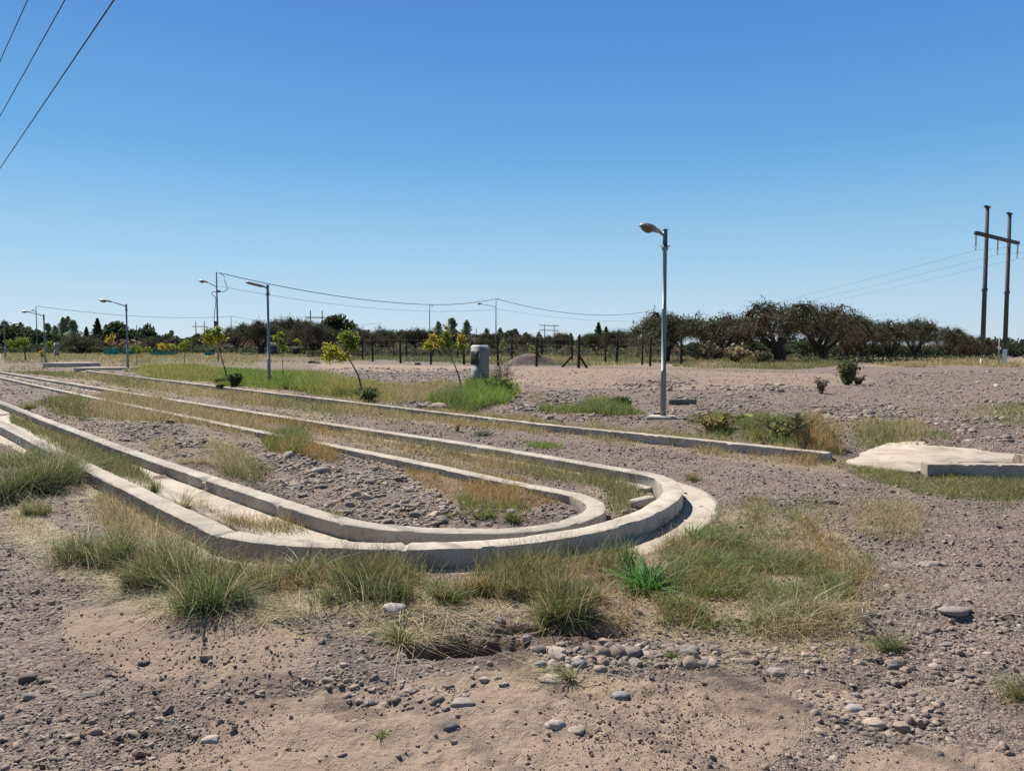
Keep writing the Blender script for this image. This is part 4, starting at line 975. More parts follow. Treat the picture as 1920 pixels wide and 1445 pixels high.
for k, (p0, p1) in enumerate((((0, 115), (52, 0)), ((0, 218), (122, 0)), ((0, 316), (214, 0)))):
    hh = 7.35
    def up_at(px, py): d = ray(px, py); t_ = hh / d[2]; return np.array([d[0] * t_, d[1] * t_, H + hh])
    a_, b_ = up_at(*p0), up_at(*p1); d = (a_ - b_) / np.linalg.norm(a_ - b_)
    A, B = b_ - d * 24, a_ + d * 40
    cable([A, B], .0, (.010, .012, .016)[k], ['highest of three power lines cutting the top left corner', 'middle of three power lines cutting the top left corner', 'lowest and longest of three power lines cutting the top left corner'][k], 20, 'power_line', 'power lines overhead at top left')

# ------------------------------------------------------------------ H-frame pylons
def hpylon(pL, pR, ybase, Y, dY, label, ext=.45, arm_py=None, main=False, r0=.17, double=False):
    (xl, tl), (xr, tr) = pL, pR
    a_ = np.array(D(xl, tl, Y)); b_ = np.array(D(xr, tr, Y + dY)); zb = min(float(Z(a_[0], a_[1])), float(Z(b_[0], b_[1])))
    mid = (a_ + b_) / 2; base = np.array([mid[0], mid[1], zb])
    T = thing('power_pylon', base, label, 'pylon', 'H-frame power pylons')
    d = (b_ - a_); d[2] = 0; L = np.linalg.norm(d); d /= L; h = mid[2] - zb
    for s in (-1, 1):
        p = d * s * L / 2
        mb = MB(); mb.lathe([(r0, -.3), (r0 * .88, h * .45), (r0 * 1.15, h * .455), (r0 * 1.15, h * .47), (r0 * .88, h * .475), (r0 * .72, h)], p, 14)
        q = mb.build('pole', M['pylon'], T, smooth=False)
        if main:
            mb = MB(); mb.box(p + [0, 0, h + .06], (r0 * 3.2, r0 * 1.6, .16), math.atan2(d[1], d[0])); mb.box(p - d * r0 * 1.5 + [0, 0, h + .14], (r0 * 2.4, r0 * 1.2, .14), math.atan2(d[1], d[0])); mb.build('pole_cap', M['pylon'], q)
    zs = [arm_py] if not isinstance(arm_py, (list, tuple)) else arm_py
    for py in zs:
        za = D(xl, py, Y)[2] - zb
        mb = MB(); mb.box((0, -.0, za), (L * (1 + 2 * ext), r0 * 1.3, r0 * 1.35), math.atan2(d[1], d[0])); mb.build('crossarm', M['pylon'], T)
    out = []
    za = D(xl, zs[0], Y)[2] - zb
    for s in (-1, 0, 1):
        p = d * s * L * (.5 + ext) * .97
        if main:
            mb = MB(); n_ = d * .16
            for sg in (-1, 1):
                mb.tube([p + n_ * sg + [0, 0, za - .1], p + n_ * sg * .9 + [0, 0, za - 1.75]], .03, 6)
                for kk_ in range(9): mb.lathe([(.055, -.03), (.055, .03)], p + n_ * sg + [0, 0, za - .45 - kk_ * .13], 8)
            mb.tube([p - n_ * 2 + [0, 0, za - 1.78], p + [0, 0, za - 2.2], p + n_ * 2 + [0, 0, za - 1.78]], .035, 6); mb.tube([p - n_ * 1.2 + [0, 0, za - .22], p + n_ * 1.2 + [0, 0, za - .22]], .03, 6)
            mb.build('insulator', M['ceramic'], T)
        out.append(base + p + [0, 0, za - 2.25])
    return out
ins = hpylon((1851.5, 393), (1893.5, 398.5), 690, 100, 5.2, 'large dark H-frame power pylon at right, nearest of all pylons', .46, 441.5, True, .31)
far_p = hpylon((1021, 608), (1039, 610), 660, 620, 14, 'distant double-armed pylon right of centre, beyond the fence posts', .5, [610, 619], False, .4)
hpylon((582, 582), (604, 582), 660, 300, 2, 'distant H-frame pylon above the bare trees in the left middle', .45, 595, False, .28)
hpylon((367, 602), (383, 602), 660, 380, 3, 'faint far H-frame pylon left of the pole with looping cables', .45, 612, False, .26)
hpylon((256, 609), (269, 610), 660, 460, 3, 'faintest far H-frame pylon right of the long-armed lamp', .45, 620, False, .28)
hpylon((893, 615), (917, 615), 660, 420, 3, 'far H-frame pylon between poplars near the pillar cabinet', .33, 628, False, .26)
for k, q in enumerate(ins):
    cable([far_p[k] + [0, 0, 2.], q], [9.0], .013, ['upper', 'middle', 'lower'][k] + ' of three thin high lines leading left from the large pylon', 60, 'power_line', 'high power lines of the large pylon')
    e = q + (q - far_p[k]) / np.linalg.norm(q - far_p[k]) * 60
    cable([q, e], [.8], .013, ['left', 'middle', 'right'][k] + ' insulator line leaving the large pylon to the right', 12, 'power_line', 'high power lines of the large pylon')

# ------------------------------------------------------------------ cabinets, small far buildings
def cabinet(px, py, w, d_, h, label, z=.1, detail=True, cap='white', rz=None):
    c = gp(px, py, z); rz = math.atan2(KD[1], KD[0]) if rz is None else rz
    h = D(px, h, c[1])[2] - c[2] if h > 9 else h
    T = thing('meter_cabinet', c, label, 'cabinet', 'concrete meter cabinets', rz)
    mb = MB(); mb.box((0, 0, h / 2 - .1), (w, d_, h + .2 - .06), 0); mb.build('body', M['cabinet'], T)
    mb = MB(); mb.box((0, 0, h - .002), (w + .02, d_ + .02, .075), 0, top=.80); mb.build('cap', M[cap], T)
    y0 = -d_ / 2 - .004
    if detail:
        mb = MB(); mb.box((-.02, y0, h * .70), (w * .80, .02, h * .33)); f = mb.build('meter_window', M['meter'], T)
        mb = MB()
        for (a_, b_, q, e) in ((0, h * .165 + .012, w * .84, .024), (0, -h * .165 - .012, w * .84, .024), (-w * .41, 0, .022, h * .33), (w * .41, 0, .022, h * .33)):
            mb.box((-.02 + a_, y0 - .004, h * .70 + b_), (q, .03, e))
        mb.build('frame', M['cabinet'], f)
        mb = MB(); mb.box((-.02, y0, h * .28), (w * .86, .02, h * .44)); dr = mb.build('door', M['door'], T)
        mb = MB()
        for k, (a_, b_, q, e) in enumerate(((-.06, .38, .07, .03), (-.04, .345, .03, .05), (.02, .40, .05, .025), (.05, .425, .03, .02), (-.10, .10, .10, .03), (.03, .115, .06, .025))):
            mb.box((a_, y0 - .012, h * b_), (q, .006, e), 0)
        mb.build('painted_mark', M['mark'], dr)
    return T
cabinet(900, 724, .54, .40, 649, 'grey pillar cabinet with a dark meter window, standing in lush grass')
cabinet(107, 668, .58, .45, 644, 'small distant grey cabinet at far left beside the street lamp pole')
def hut(px, py, w, d_, h, label):
    c = gp(px, py, .1); T = thing('pump_box', c, label, 'utility box', 'white-topped boxes in the field', .25)
    mb = MB(); mb.box((0, 0, h / 2), (w, d_, h), 0); mb.build('body', M['cabinet'], T)
    mb = MB(); mb.box((0, -.05, h + .10), (w + .35, d_ + .5, .2), 0, top=.96); mb.build('lid', M['white'], T)  # white colour stands for sunlight on the top of a concrete box
    mb = MB(); mb.box((0, -d_ / 2 - .008, h * .45), (w * .6, .02, h * .7)); mb.build('door', M['dkmetal'], T)
hut(513.5, 666, 1.35, 1.2, 1.55, 'taller grey box with a lid coloured white as if sunlit behind the slim-headed lamp')
hut(555.5, 665, 1.3, 1.2, .95, 'lower grey box with a lid coloured white as if sunlit under the bare trees')

# ------------------------------------------------------------------ fences
GF = 'wooden post fences before the orchard'
def fence(posts, label, braces=(), h=2.1, strands=5, name='post_fence'):
    P0 = [gp(a_, b_, .1) for a_, b_, *_ in posts]; T = thing(name, P0[0], label, 'fence', GF); o0 = P0[0]
    mb = MB(); mb.lathe([(.095, -.25), (.085, h * .5), (.08, h * .97), (.06, h)], (0, 0, 0), 9); me = mb.mesh('post', M['wood'])
    for p, q in zip(P0, posts):
        s = put(bpy.data.objects.new('post', me), T); s.location = p - o0; s.scale = (random.uniform(.85, 1.15),) * 2 + (q[2] if len(q) > 2 else random.uniform(.92, 1.05),); s.rotation_euler = (random.uniform(-.03, .03), random.uniform(-.04, .04), random.uniform(0, 6))
    for a_, b_ in braces:
        mb = MB(); p = gp(*a_, .1); q = np.array(D(*b_, p[1])); mb.tube([p - o0, q - o0], .075, 8); mb.build('brace', M['wood'], T)
    for k in range(strands):
        z = .3 + k * (h - .5) / (strands - 1); L = []
        for p, q in zip(P0[:-1], P0[1:]):
            for u in np.linspace(0, 1, 6)[:-1]: L.append((p * (1 - u) + q * u) - o0 + [0, 0, z - .04 * 4 * u * (1 - u)])
        L.append(P0[-1] - o0 + [0, 0, z]); mb = MB(); mb.tube(np.array(L), .005, 4); mb.build('wire', M['wire'], T)
fence([(604,675.5),(648,677),(680,676),(699,678),(751,681),(808,683.5),(870,684),(934,685.5),(1006,687),(1085,690.5)], 'nearer line of dark wooden fence posts, ending at the braced corner post', [((1054, 688), (1071, 669)), ((1101, 690), (1087, 668))])
fence([(738,671),(762,672),(812,672),(858,672.5),(885,673),(960,678),(1016,679),(1073,681.5),(1135,681),(1204,684.5)], 'farther line of dark wooden fence posts running behind the nearer one', [((832, 672), (820, 655))])
fence([(1085,690),(1156,683),(1219,686.5),(1277,683),(1340,681)], 'short fence line of wooden posts passing behind the tall street lamp')
c = gp(1266, 681, .1); mb = MB(); q = np.array(D(1275, 660, c[1])) - c; mb.tube([(0, 0, -.1), q], .07, 6); o = mb.build('leaning_plank', M['palewood'], label='pale plank leaning against the fence right of the street lamp', cat='plank'); o.location = c
# white gate post and thin sign post at the far right
c = gp(1883, 685, 0); T = thing('gate_post', c, 'white painted gate post with a short arm at the foot of the large pylon', 'post')
mb = MB(); mb.box((0, 0, .55), (.22, .22, 1.2), .2, bev=.02); mb.build('post', M['white'], T); mb = MB(); mb.box((.28, 0, .62), (.42, .08, .09), 0); mb.build('arm', M['white'], T)
c = gp(1872.5, 685, 0); T = thing('sign_post', c, 'thin grey post with a small white round plate beside the gate post', 'sign post')
mb = MB(); mb.tube([(0, 0, -.2), (0, 0, 1.95)], .04, 8); mb.build('post', M['galv'], T)
mb = MB(); mb.lathe([(.12, -.015), (.14, 0), (.12, .015)], (0, 0, 0), 16); o = mb.build('plate', M['white'], T); o.location = (-.03, -.06, 1.25); o.rotation_euler = (PI / 2, 0, 0)
c = gp(1840, 684, 0); mb = MB(); mb.box((0, 0, .2), (.16, .16, .5), .2, top=.8, bev=.02); o = mb.build('marker_post', M['white'], label='short white marker stub in the weeds left of the gate post', cat='post'); o.location = c
# green shade cloth screens
def net(x0, x1, yt, yb, Y, label):
    a_, b_ = np.array(D(x0, yb, Y)), np.array(D(x1, yb, Y)); zb = float(Z(a_[0], a_[1])); h = D(x0, yt, Y)[2] - zb; n = 18; V = []
    T = thing('shade_screen', (a_[0], Y, zb), label, 'screen', 'green cloth screens far left')
    L = b_[0] - a_[0]
    mb = MB()
    for k in range(n):
        u = k / (n - 1); V += [(L * u, .12 * math.sin(u * 17), .02), (L * u, .12 * math.sin(u * 17 + .6), h * (1 - .06 * math.sin(u * 9)**2))]
    for k in range(n): V += [(V[2 * k][0], V[2 * k][1] + .02, V[2 * k][2]), (V[2 * k + 1][0], V[2 * k + 1][1] + .02, V[2 * k + 1][2])]
    f = [[2 * k, 2 * k + 2, 2 * k + 3, 2 * k + 1] for k in range(n - 1)] + [[2 * n + 2 * k, 2 * n + 2 * k + 1, 2 * n + 2 * k + 3, 2 * n + 2 * k + 2] for k in range(n - 1)]
    mb.add(V, [np.array(f)]); mb.build('cloth', M['net'], T, smooth=True)
    for u in (0, .5, 1): mb = MB(); mb.tube([(L * u, .15, -.1), (L * u, .15, h + .1)], .05, 6); mb.build('post', M['wood'], T)
net(194, 224, 652.5, 660, 105, 'bright green cloth screen left of the long-armed lamp')
net(229, 250, 653, 660, 106, 'bright green cloth screen just behind the long-armed lamp')
net(282, 330, 659, 664, 100, 'low dull green screen under the yellow foliage')
net(384, 401, 659, 664, 98, 'small low green screen beside the pole with looping cables')
net(1348, 1372, 666, 678, 78, 'small teal screen between the plumed grasses')

# ------------------------------------------------------------------ trees
def leaves_at(mb, c, size, pal, n_per=1, elong=1.6):
    """small bent leaf quads, random orientation"""
    n = len(c)
    if n == 0: return
    a = rng.normal(0, 1, (n, 3)); a /= np.linalg.norm(a, axis=1)[:, None]
    b = np.cross(a, rng.normal(0, 1, (n, 3))); b /= np.linalg.norm(b, axis=1)[:, None] + 1e-9
    s = np.broadcast_to(size, n) * rng.uniform(.6, 1.4, n)
    u = a * (s * elong * .5)[:, None]; w = b * (s * .5)[:, None]
    V = np.stack([c - u, c + w - u * .1, c + u, c - w - u * .1], 1)
    col = np.array(pal)[rng.integers(0, len(pal), n)] * rng.uniform(.7, 1.3, (n, 1))
    mb.add(V.reshape(-1, 3), [np.arange(n * 4).reshape(-1, 4)], np.repeat(col, 4, 0))
def rnd(v, s): return v + np.array([random.gauss(0, s), random.gauss(0, s), random.gauss(0, s)])
def unit(v): return v / (np.linalg.norm(v) + 1e-9)
def twigs(mb, p, d, L, w, pal, droop=.5, seg=3):
    n = len(p); side = np.cross(d, rng.normal(0, 1, (n, 3))); side /= np.linalg.norm(side, axis=1)[:, None] + 1e-9
    bend = rng.normal(0, .25, (n, 3)); V = []
    for s in range(seg + 1):
        t_ = s / seg; q = p + d * (L * t_)[:, None] + bend * (L * t_ * t_)[:, None]; q[:, 2] -= droop * L * t_ * t_ * .6
        ww = (w * (1 - t_ * .8) * .5)[:, None]; V += [q - side * ww, q + side * ww]
    V = np.stack(V, 1); m = V.shape[1]; b_ = np.arange(n)[:, None] * m
    f = np.concatenate([b_ + np.array([[2 * s, 2 * s + 1, 2 * s + 3, 2 * s + 2]]) for s in range(seg)])
    col = np.array(pal)[rng.integers(0, len(pal), n)] * rng.uniform(.7, 1.3, (n, 1))
    mb.add(V.reshape(-1, 3), [f], np.repeat(col, m, 0)); return V[:, -1]
TW = [(.13,.098,.074),(.17,.13,.098),(.10,.078,.06),(.21,.16,.12)]
LF = [(.10,.12,.06),(.135,.15,.075),(.075,.095,.045),(.18,.18,.095)]
def bare_tree(seed, Ht=4.6, W=3.3, leafy=.35, ntw=5200, trunk=.36, lean=0.0, twl=.62):
    """old pollarded orchard tree: squat trunk, wide arching limbs, mop of fine twigs"""
    random.seed(seed); global rng; keep = rng; rng = np.random.default_rng(seed)
    tb, cr = MB(), MB(); tips = []
    th_ = Ht * random.uniform(.18, .25)
    pts = [np.array([0, 0, -.3])]; 
    for k in range(6): pts.append(np.array([lean * k / 5 * .5 + random.gauss(0, .05), random.gauss(0, .05), th_ * (k + .3) / 5]))
    rad = [trunk * 1.75, trunk * 1.25, trunk * 1.02, trunk * .95, trunk * .95, trunk, trunk * .85]
    tb.tube(pts, rad, 11)
    top = pts[-1]; nl = random.randint(4, 6); a0 = random.uniform(0, 6)
    def grow(p, d, L, r_, lev, reach):
        k = 7; q = [p]; dd = unit(d)
        for s in range(k):
            dd = unit(rnd(dd, .13 if lev < 2 else .2) + np.array([0, 0, (.13 if lev == 0 and s > 0 else .0) - (.10 if lev > 0 and s > 2 else 0)]))
            nx = q[-1] + dd * L / k
            cap_ = Ht * max(.38, (1.0 - .50 * (math.hypot(nx[0], nx[1]) / (W * 1.05))**2) * (.86 + .14 * math.sin(seed + 3 * math.atan2(nx[1], nx[0])) * math.sin(2.1 * math.hypot(nx[0], nx[1]) + seed)))
            if nx[2] > cap_ * .95: dd[2] = -abs(dd[2]) * .3; nx[2] = cap_ * .95
            if nx[2] < Ht * .34: dd[2] = abs(dd[2]) + .3
            q.append(nx)
        tb.tube(q, np.linspace(r_, r_ * .45, k + 1), 7 if lev < 2 else 5, cap=False)
        if lev >= 1:
            for s in range(1, k + 1): tips.append((q[s], dd))
        if lev < 2:
            n = (5 if lev == 0 else 4)
            for j in range(n):
                s = min(k, 2 + int(j * (k - 1) / n + random.random() * 1.5)); az = random.uniform(0, 2 * PI)
                side = np.array([math.cos(az), math.sin(az), random.uniform(.0, .9)])
                grow(q[s], unit(unit(q[s] - q[max(0, s - 1)]) * .8 + side * .9), L * random.uniform(.45, .65), r_ * (.55 if lev == 0 else .5), lev + 1, reach)
    for j in range(nl):
        az = a0 + 2 * PI * j / nl + random.gauss(0, .25); el = random.uniform(.28, .72)
        grow(top - np.array([0, 0, random.uniform(0, th_ * .25)]), np.array([math.cos(az) * math.cos(el), math.sin(az) * math.cos(el), math.sin(el)]), W * random.uniform(.85, 1.2), trunk * random.uniform(.38, .52), 0, W)
    tp = np.array([a_ for a_, b_ in tips]); td = np.array([b_ for a_, b_ in tips])
    idx = rng.integers(0, len(tp), ntw)
    p = tp[idx] + rng.normal(0, .13, (ntw, 3)); d = td[idx] * .35 + rng.normal(0, .62, (ntw, 3)) * [1.15, 1.15, .8] + np.array([0, 0, .18]); d /= np.linalg.norm(d, axis=1)[:, None]
    kp = (p[:, 2] + d[:, 2] * twl * .6 > Ht * (.40 + .06 * np.sin(p[:, 0] * 2.2 + seed))); p, d = p[kp], d[kp]; ntw = len(p)
    ends = twigs(cr, p, d, twl * np.exp(rng.normal(0, .35, ntw)) * np.where(rng.random(ntw) < .08, 2.0, 1), rng.uniform(.011, .026, ntw), TW, .9)
    nlv = int(ntw * leafy * 2.0); li = rng.integers(0, ntw, nlv)
    leaves_at(cr, p[li] + d[li] * (rng.random(nlv) * twl)[:, None] + rng.normal(0, .06, (nlv, 3)), .085, LF)
    rng = keep
    return tb, cr
def leafy_tree(seed, Ht, W, pal, n=5200, size=.2, base=.22, kind='round', nblob=16):
    random.seed(seed); global rng; keep = rng; rng = np.random.default_rng(seed)
    tb, cr = MB(), MB(); tr = Ht * .035
    tb.tube([(0, 0, -.3), (.03 * Ht * .3, 0, Ht * .3), (0, .02, Ht * .62)], [tr * 1.4, tr, tr * .5], 8)
    if kind == 'column':
        z = rng.uniform(base * .5, 1, n)**.9; wd = W * .5 * np.clip(np.sin(PI * np.clip(z, 0, 1)**.85)**.45, .05, 1) * (.8 + .7 * fbm(z * 9, z * 0 + seed, seed, 3))
        a = rng.uniform(0, 2 * PI, n); q = np.sqrt(rng.random(n)) * wd * (1 + .25 * np.sin(a * 3 + z * 17 + seed))
        cpos = np.c_[np.cos(a) * q + .12 * W * fbm(z * 5, z * 0, seed + 3), np.sin(a) * q, z * Ht]
        leaves_at(cr, cpos, size, pal, elong=2.0)
    elif kind == 'cone':
        z = rng.random(n)**1.3; wd = W * .5 * (1 - z)**.8 * (.65 + .5 * np.abs(np.sin(z * 23 + seed)))
        a = rng.uniform(0, 2 * PI, n); q = np.sqrt(rng.random(n)) * wd * (1 + .35 * np.sin(a * 5 + seed))
        leaves_at(cr, np.c_[np.cos(a) * q, np.sin(a) * q, Ht * (.12 + .88 * z)], size, pal, elong=2.2)
    else:
        bl = []
        for k in range(nblob):
            a = random.uniform(0, 2 * PI); el = random.uniform(-.5, 1.45); rr_ = random.uniform(.45, .85)
            bl.append((math.cos(a) * math.cos(el) * W * .5 * rr_, math.sin(a) * math.cos(el) * W * .5 * rr_, Ht * (base + (1 - base) * .45) + math.sin(el) * Ht * (1 - base) * .42 * rr_, random.uniform(.14, .26) * W))
            tb.tube([(0, 0, Ht * .3), (bl[-1][0] * .5, bl[-1][1] * .5, bl[-1][2] * .75), bl[-1][:3]], [tr * .6, tr * .4, tr * .15], 5, cap=False)
        for bx, by, bz, br in bl:
            m = n // nblob; d = rng.normal(0, 1, (m, 3)); d /= np.linalg.norm(d, axis=1)[:, None]
            c = np.array([bx, by, bz]) + d * (br * (rng.random(m)**.4))[:, None] * [1, 1, .8]
            c = c[(fbm(c[:, 0] * 3 / W * 3, c[:, 2] * 3 / W * 3, seed, 2) > -.28)]
            leaves_at(cr, c, size, pal)
    rng = keep
    return tb, cr
PROT = {}; RAW = {}; mkl = {}
def plant_tree(key, maker, px, py, scale, label, group, name, cat='tree', rz=0., z=.1, leafmat='leaf', pos=None, barkmat='bark'):
    c = np.array(pos) if pos is not None else gp(px, py, z)
    c = c + np.array([0, 0, -.03])
    if key in PROT:
        o = dup(PROT[key], c, rz, label, group, scale); o['category'] = cat; return o
    tb, cr = RAW[key] if key in RAW else maker(); T = thing(name, c, label, cat, group, rz, scale)
    tb.build('trunk', M[barkmat], T, smooth=True); cr.build('crown', M[leafmat], T)
    PROT[key] = T; return T
S3 = lambda a, b=None: (a, a, b or a)
BT = 'gnarled bare orchard trees'
mk = {
 'b1': lambda: bare_tree(101, 4.4, 3.9, 1.1, 6200, .36, .3),
 'b2': lambda: bare_tree(202, 4.9, 3.6, .5, 5600, .42, -.5),
 'b3': lambda: bare_tree(303, 4.6, 3.5, .35, 5400, .34, .9),
 'b4': lambda: bare_tree(404, 4.2, 3.3, .9, 5600, .33, -.6),
 'b5': lambda: bare_tree(515, 4.7, 3.4, .7, 5600, .36, .7),
 'b6': lambda: bare_tree(626, 4.3, 3.8, .4, 5400, .38, -.8),
}
HM = {}
def treeat(px, Y, ptop, key):               # stands at distance Y with its top at pixel row ptop
    if key not in RAW:
        RAW[key] = (mk.get(key) or mkl[key])(); HM[key] = float(np.percentile(np.concatenate(RAW[key][1].v)[:, 2], 99.3))
    X = D(px, 650, Y)[0]; z = float(Z(X, Y)); h = D(px, ptop, Y)[2] - z
    return (X, Y, z), h / HM[key]
RIGHT = [
 ('b1', 1247, 63, 588, 1.0, 0.4, 'leafy gnarled tree spreading behind the tall street lamp'),
 ('b6', 1345, 69, 590, .95, 1.7, 'dark gnarled tree behind the largest plumed grass'),
 ('b2', 1464, 61, 567, 1.0, 0.0, 'largest gnarled bare tree, with a wide fork and a spur rising at its left'),
 ('b3', 1549, 65, 573, .9, 2.2, 'dense gnarled tree right of the largest one'),
 ('b5', 1590, 76, 588, .8, 3.6, 'greenish gnarled tree behind the shrub on the dirt'),
 ('b6', 1614, 70, 606, .75, 4.1, 'gnarled tree right behind the green shrub, lower than the dense one'),
 ('b3', 1668, 72, 601, .68, .9, 'bare twiggy tree right of the green shrub, its trunk leaning right'),
 ('b5', 1719, 74, 598, .74, 3.0, 'bare twiggy tree with upswept branches in the right row'),
 ('b3', 1774, 82, 613, .72, 5.0, 'low bare tree in the right row, fourth from the pylon'),
 ('b4', 1803, 88, 622, .75, 2.9, 'low bare tree in the right row, third from the pylon'),
 ('b6', 1832, 96, 629, .75, 1.2, 'low bare tree in the right row, just left of the pylon'),
 ('b3', 1860, 104, 638, .75, 3.3, 'smallest bare tree in the right row, between the pylon poles'),
]
for key, px, Y, pt, ws, rz, lab in RIGHT:
    pos, s = treeat(px, Y, pt, key); plant_tree(key, mk[key], 0, 0, (max(s, .75) * ws + .0, max(s, .75) * ws, s), lab, BT, 'gnarled_tree', rz=rz, leafmat='twig', pos=pos)
LEFT = [
 ('b1', 490, 108, 604, 1.05, 2.0, 'leafy gnarled tree left of the slim-headed lamp with a leaning dark trunk'),
 ('b5', 540, 125, 596, 1.0, 1.0, 'tall bare tree rising right of the slim-headed lamp'),
 ('b2', 583, 104, 606, .9, 4.0, 'gnarled tree with a dark forked trunk behind the white-lidded boxes'),
 ('b4', 602, 108, 610, .9, 2.5, 'gnarled tree under the distant H-frame pylon'),
 ('b6', 688, 108, 614, 1.1, 5.5, 'bare brown tree behind the yellow sapling cluster'),
 ('b3', 725, 118, 618, .9, 3.0, 'bare tree left of the reddish boulder'),
 ('b5', 782, 110, 616, 1.0, 0.6, 'dark tree behind the reddish boulder'),
 ('b1', 848, 112, 622, .9, 5.1, 'dark tree behind the two-branched yellow sapling'),
 ('b6', 985, 106, 626, 1.1, 1.6, 'brown tree behind the gravel heap'),
 ('b3', 1045, 104, 624, 1.0, 4.4, 'bare tree left of the braced corner post'),
 ('b4', 920, 112, 625, 1.0, 2.0, 'brown tree behind the pillar cabinet'),
 ('b1', 1110, 108, 625, .95, 3.3, 'dark tree between the corner post and the street lamp'),
 ('b5', 1165, 100, 618, .9, 3.9, 'dark tree under the end of the sagging cable'),
 ('b3', 448, 130, 612, .8, 2.6, 'dark tree right of the pole with looping cables'),
 ('b4', 290, 130, 634, 1.0, 1.1, 'low dark tree right of the long-armed lamp'),
 ('b2', 325, 132, 634, 1.0, 2.1, 'low dark tree above the dull green screen'),
 ('b3', 365, 134, 632, 1.0, .1, 'low dark tree left of the lush yellow sapling by the cable pole'),
 ('b1', 150, 118, 630, 1.3, .7, 'dark orchard tree at far left with a thick trunk behind the green screens'),
]
for key, px, Y, pt, ws, rz, lab in LEFT:
    pos, s = treeat(px, Y, pt, key); plant_tree(key, mk[key], 0, 0, (max(s, .8) * ws, max(s, .8) * ws, s), lab, BT, 'gnarled_tree', rz=rz, leafmat='twig', pos=pos)
DKG = [(.05,.068,.036),(.068,.088,.044),(.036,.05,.028),(.095,.11,.055)]
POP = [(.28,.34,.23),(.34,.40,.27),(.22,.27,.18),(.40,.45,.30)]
MID = [(.075,.115,.045),(.11,.15,.06),(.055,.085,.035),(.15,.19,.075)]
mkl.update({
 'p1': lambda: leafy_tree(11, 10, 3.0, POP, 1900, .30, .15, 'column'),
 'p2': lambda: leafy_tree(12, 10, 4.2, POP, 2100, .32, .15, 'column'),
 'c1': lambda: leafy_tree(13, 9, 4.2, DKG, 2600, .34, .1, 'cone'),
 'r1': lambda: leafy_tree(14, 6, 6.5, DKG, 4600, .30, .12, 'round', 18),
 'r2': lambda: leafy_tree(15, 6, 7.5, MID, 4600, .30, .15, 'round', 16),
 'r3': lambda: leafy_tree(16, 5, 8.0, DKG, 4600, .32, .02, 'round', 22),
})
GP_, GC_, GD_ = 'poplars on the horizon', 'dark conifers on the horizon', 'broad dark trees of the far orchard'
FAR = [
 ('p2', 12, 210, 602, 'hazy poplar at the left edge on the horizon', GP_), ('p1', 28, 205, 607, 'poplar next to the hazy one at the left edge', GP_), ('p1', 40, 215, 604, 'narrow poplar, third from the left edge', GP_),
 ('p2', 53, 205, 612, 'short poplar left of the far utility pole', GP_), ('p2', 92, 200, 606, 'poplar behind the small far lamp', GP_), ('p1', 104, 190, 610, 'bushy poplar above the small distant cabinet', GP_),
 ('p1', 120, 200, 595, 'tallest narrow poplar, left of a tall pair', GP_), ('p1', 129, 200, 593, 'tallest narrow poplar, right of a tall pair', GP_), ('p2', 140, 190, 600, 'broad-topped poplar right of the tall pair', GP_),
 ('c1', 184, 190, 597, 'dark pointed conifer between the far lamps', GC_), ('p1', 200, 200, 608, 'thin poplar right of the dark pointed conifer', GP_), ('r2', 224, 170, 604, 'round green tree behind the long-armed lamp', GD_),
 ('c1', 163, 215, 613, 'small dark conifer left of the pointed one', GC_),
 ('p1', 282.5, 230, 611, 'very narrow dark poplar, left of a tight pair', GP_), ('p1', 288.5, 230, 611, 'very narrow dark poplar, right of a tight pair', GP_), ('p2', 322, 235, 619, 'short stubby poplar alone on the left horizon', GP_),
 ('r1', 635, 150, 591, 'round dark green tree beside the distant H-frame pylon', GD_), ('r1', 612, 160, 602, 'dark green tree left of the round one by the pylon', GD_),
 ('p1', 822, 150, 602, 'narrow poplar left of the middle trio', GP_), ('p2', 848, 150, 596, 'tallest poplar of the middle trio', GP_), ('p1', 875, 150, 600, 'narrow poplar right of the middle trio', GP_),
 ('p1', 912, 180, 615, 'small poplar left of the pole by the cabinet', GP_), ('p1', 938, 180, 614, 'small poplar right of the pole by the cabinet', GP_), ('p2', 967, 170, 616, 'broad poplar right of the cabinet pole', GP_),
 ('p1', 1070, 200, 624, 'small poplar above the far fence posts', GP_), ('c1', 1122, 150, 605, 'green spired tree left of the spreading lamp-side tree', GC_), ('c1', 1136, 155, 613, 'lower spired tree right of the green spired one', GC_),
 ('r1', 1355, 96, 597, 'dense dark tree crown behind the plumed grasses', GD_), ('r1', 1590, 100, 592, 'dense dark crown behind the bare row at right', GD_), ('r2', 1410, 120, 640, 'green tree seen under the arching limb of the largest tree', GD_),
]
for key, px, Y, pt, lab, g in FAR:
    pos, s = treeat(px, Y, pt, key)
    nm = {'p': 'poplar_tree', 'c': 'conifer_tree', 'r': 'orchard_tree'}[key[0]]
    w = {'p': min(s, 1.0) * 1.3, 'c': s, 'r': min(max(s, .7), 1.1)}[key[0]]
    if px in (282.5, 288.5): w *= .55
    plant_tree(key, mkl[key], 0, 0, (w, w, s), lab, g, nm, rz=px * .37 % 6, pos=pos)
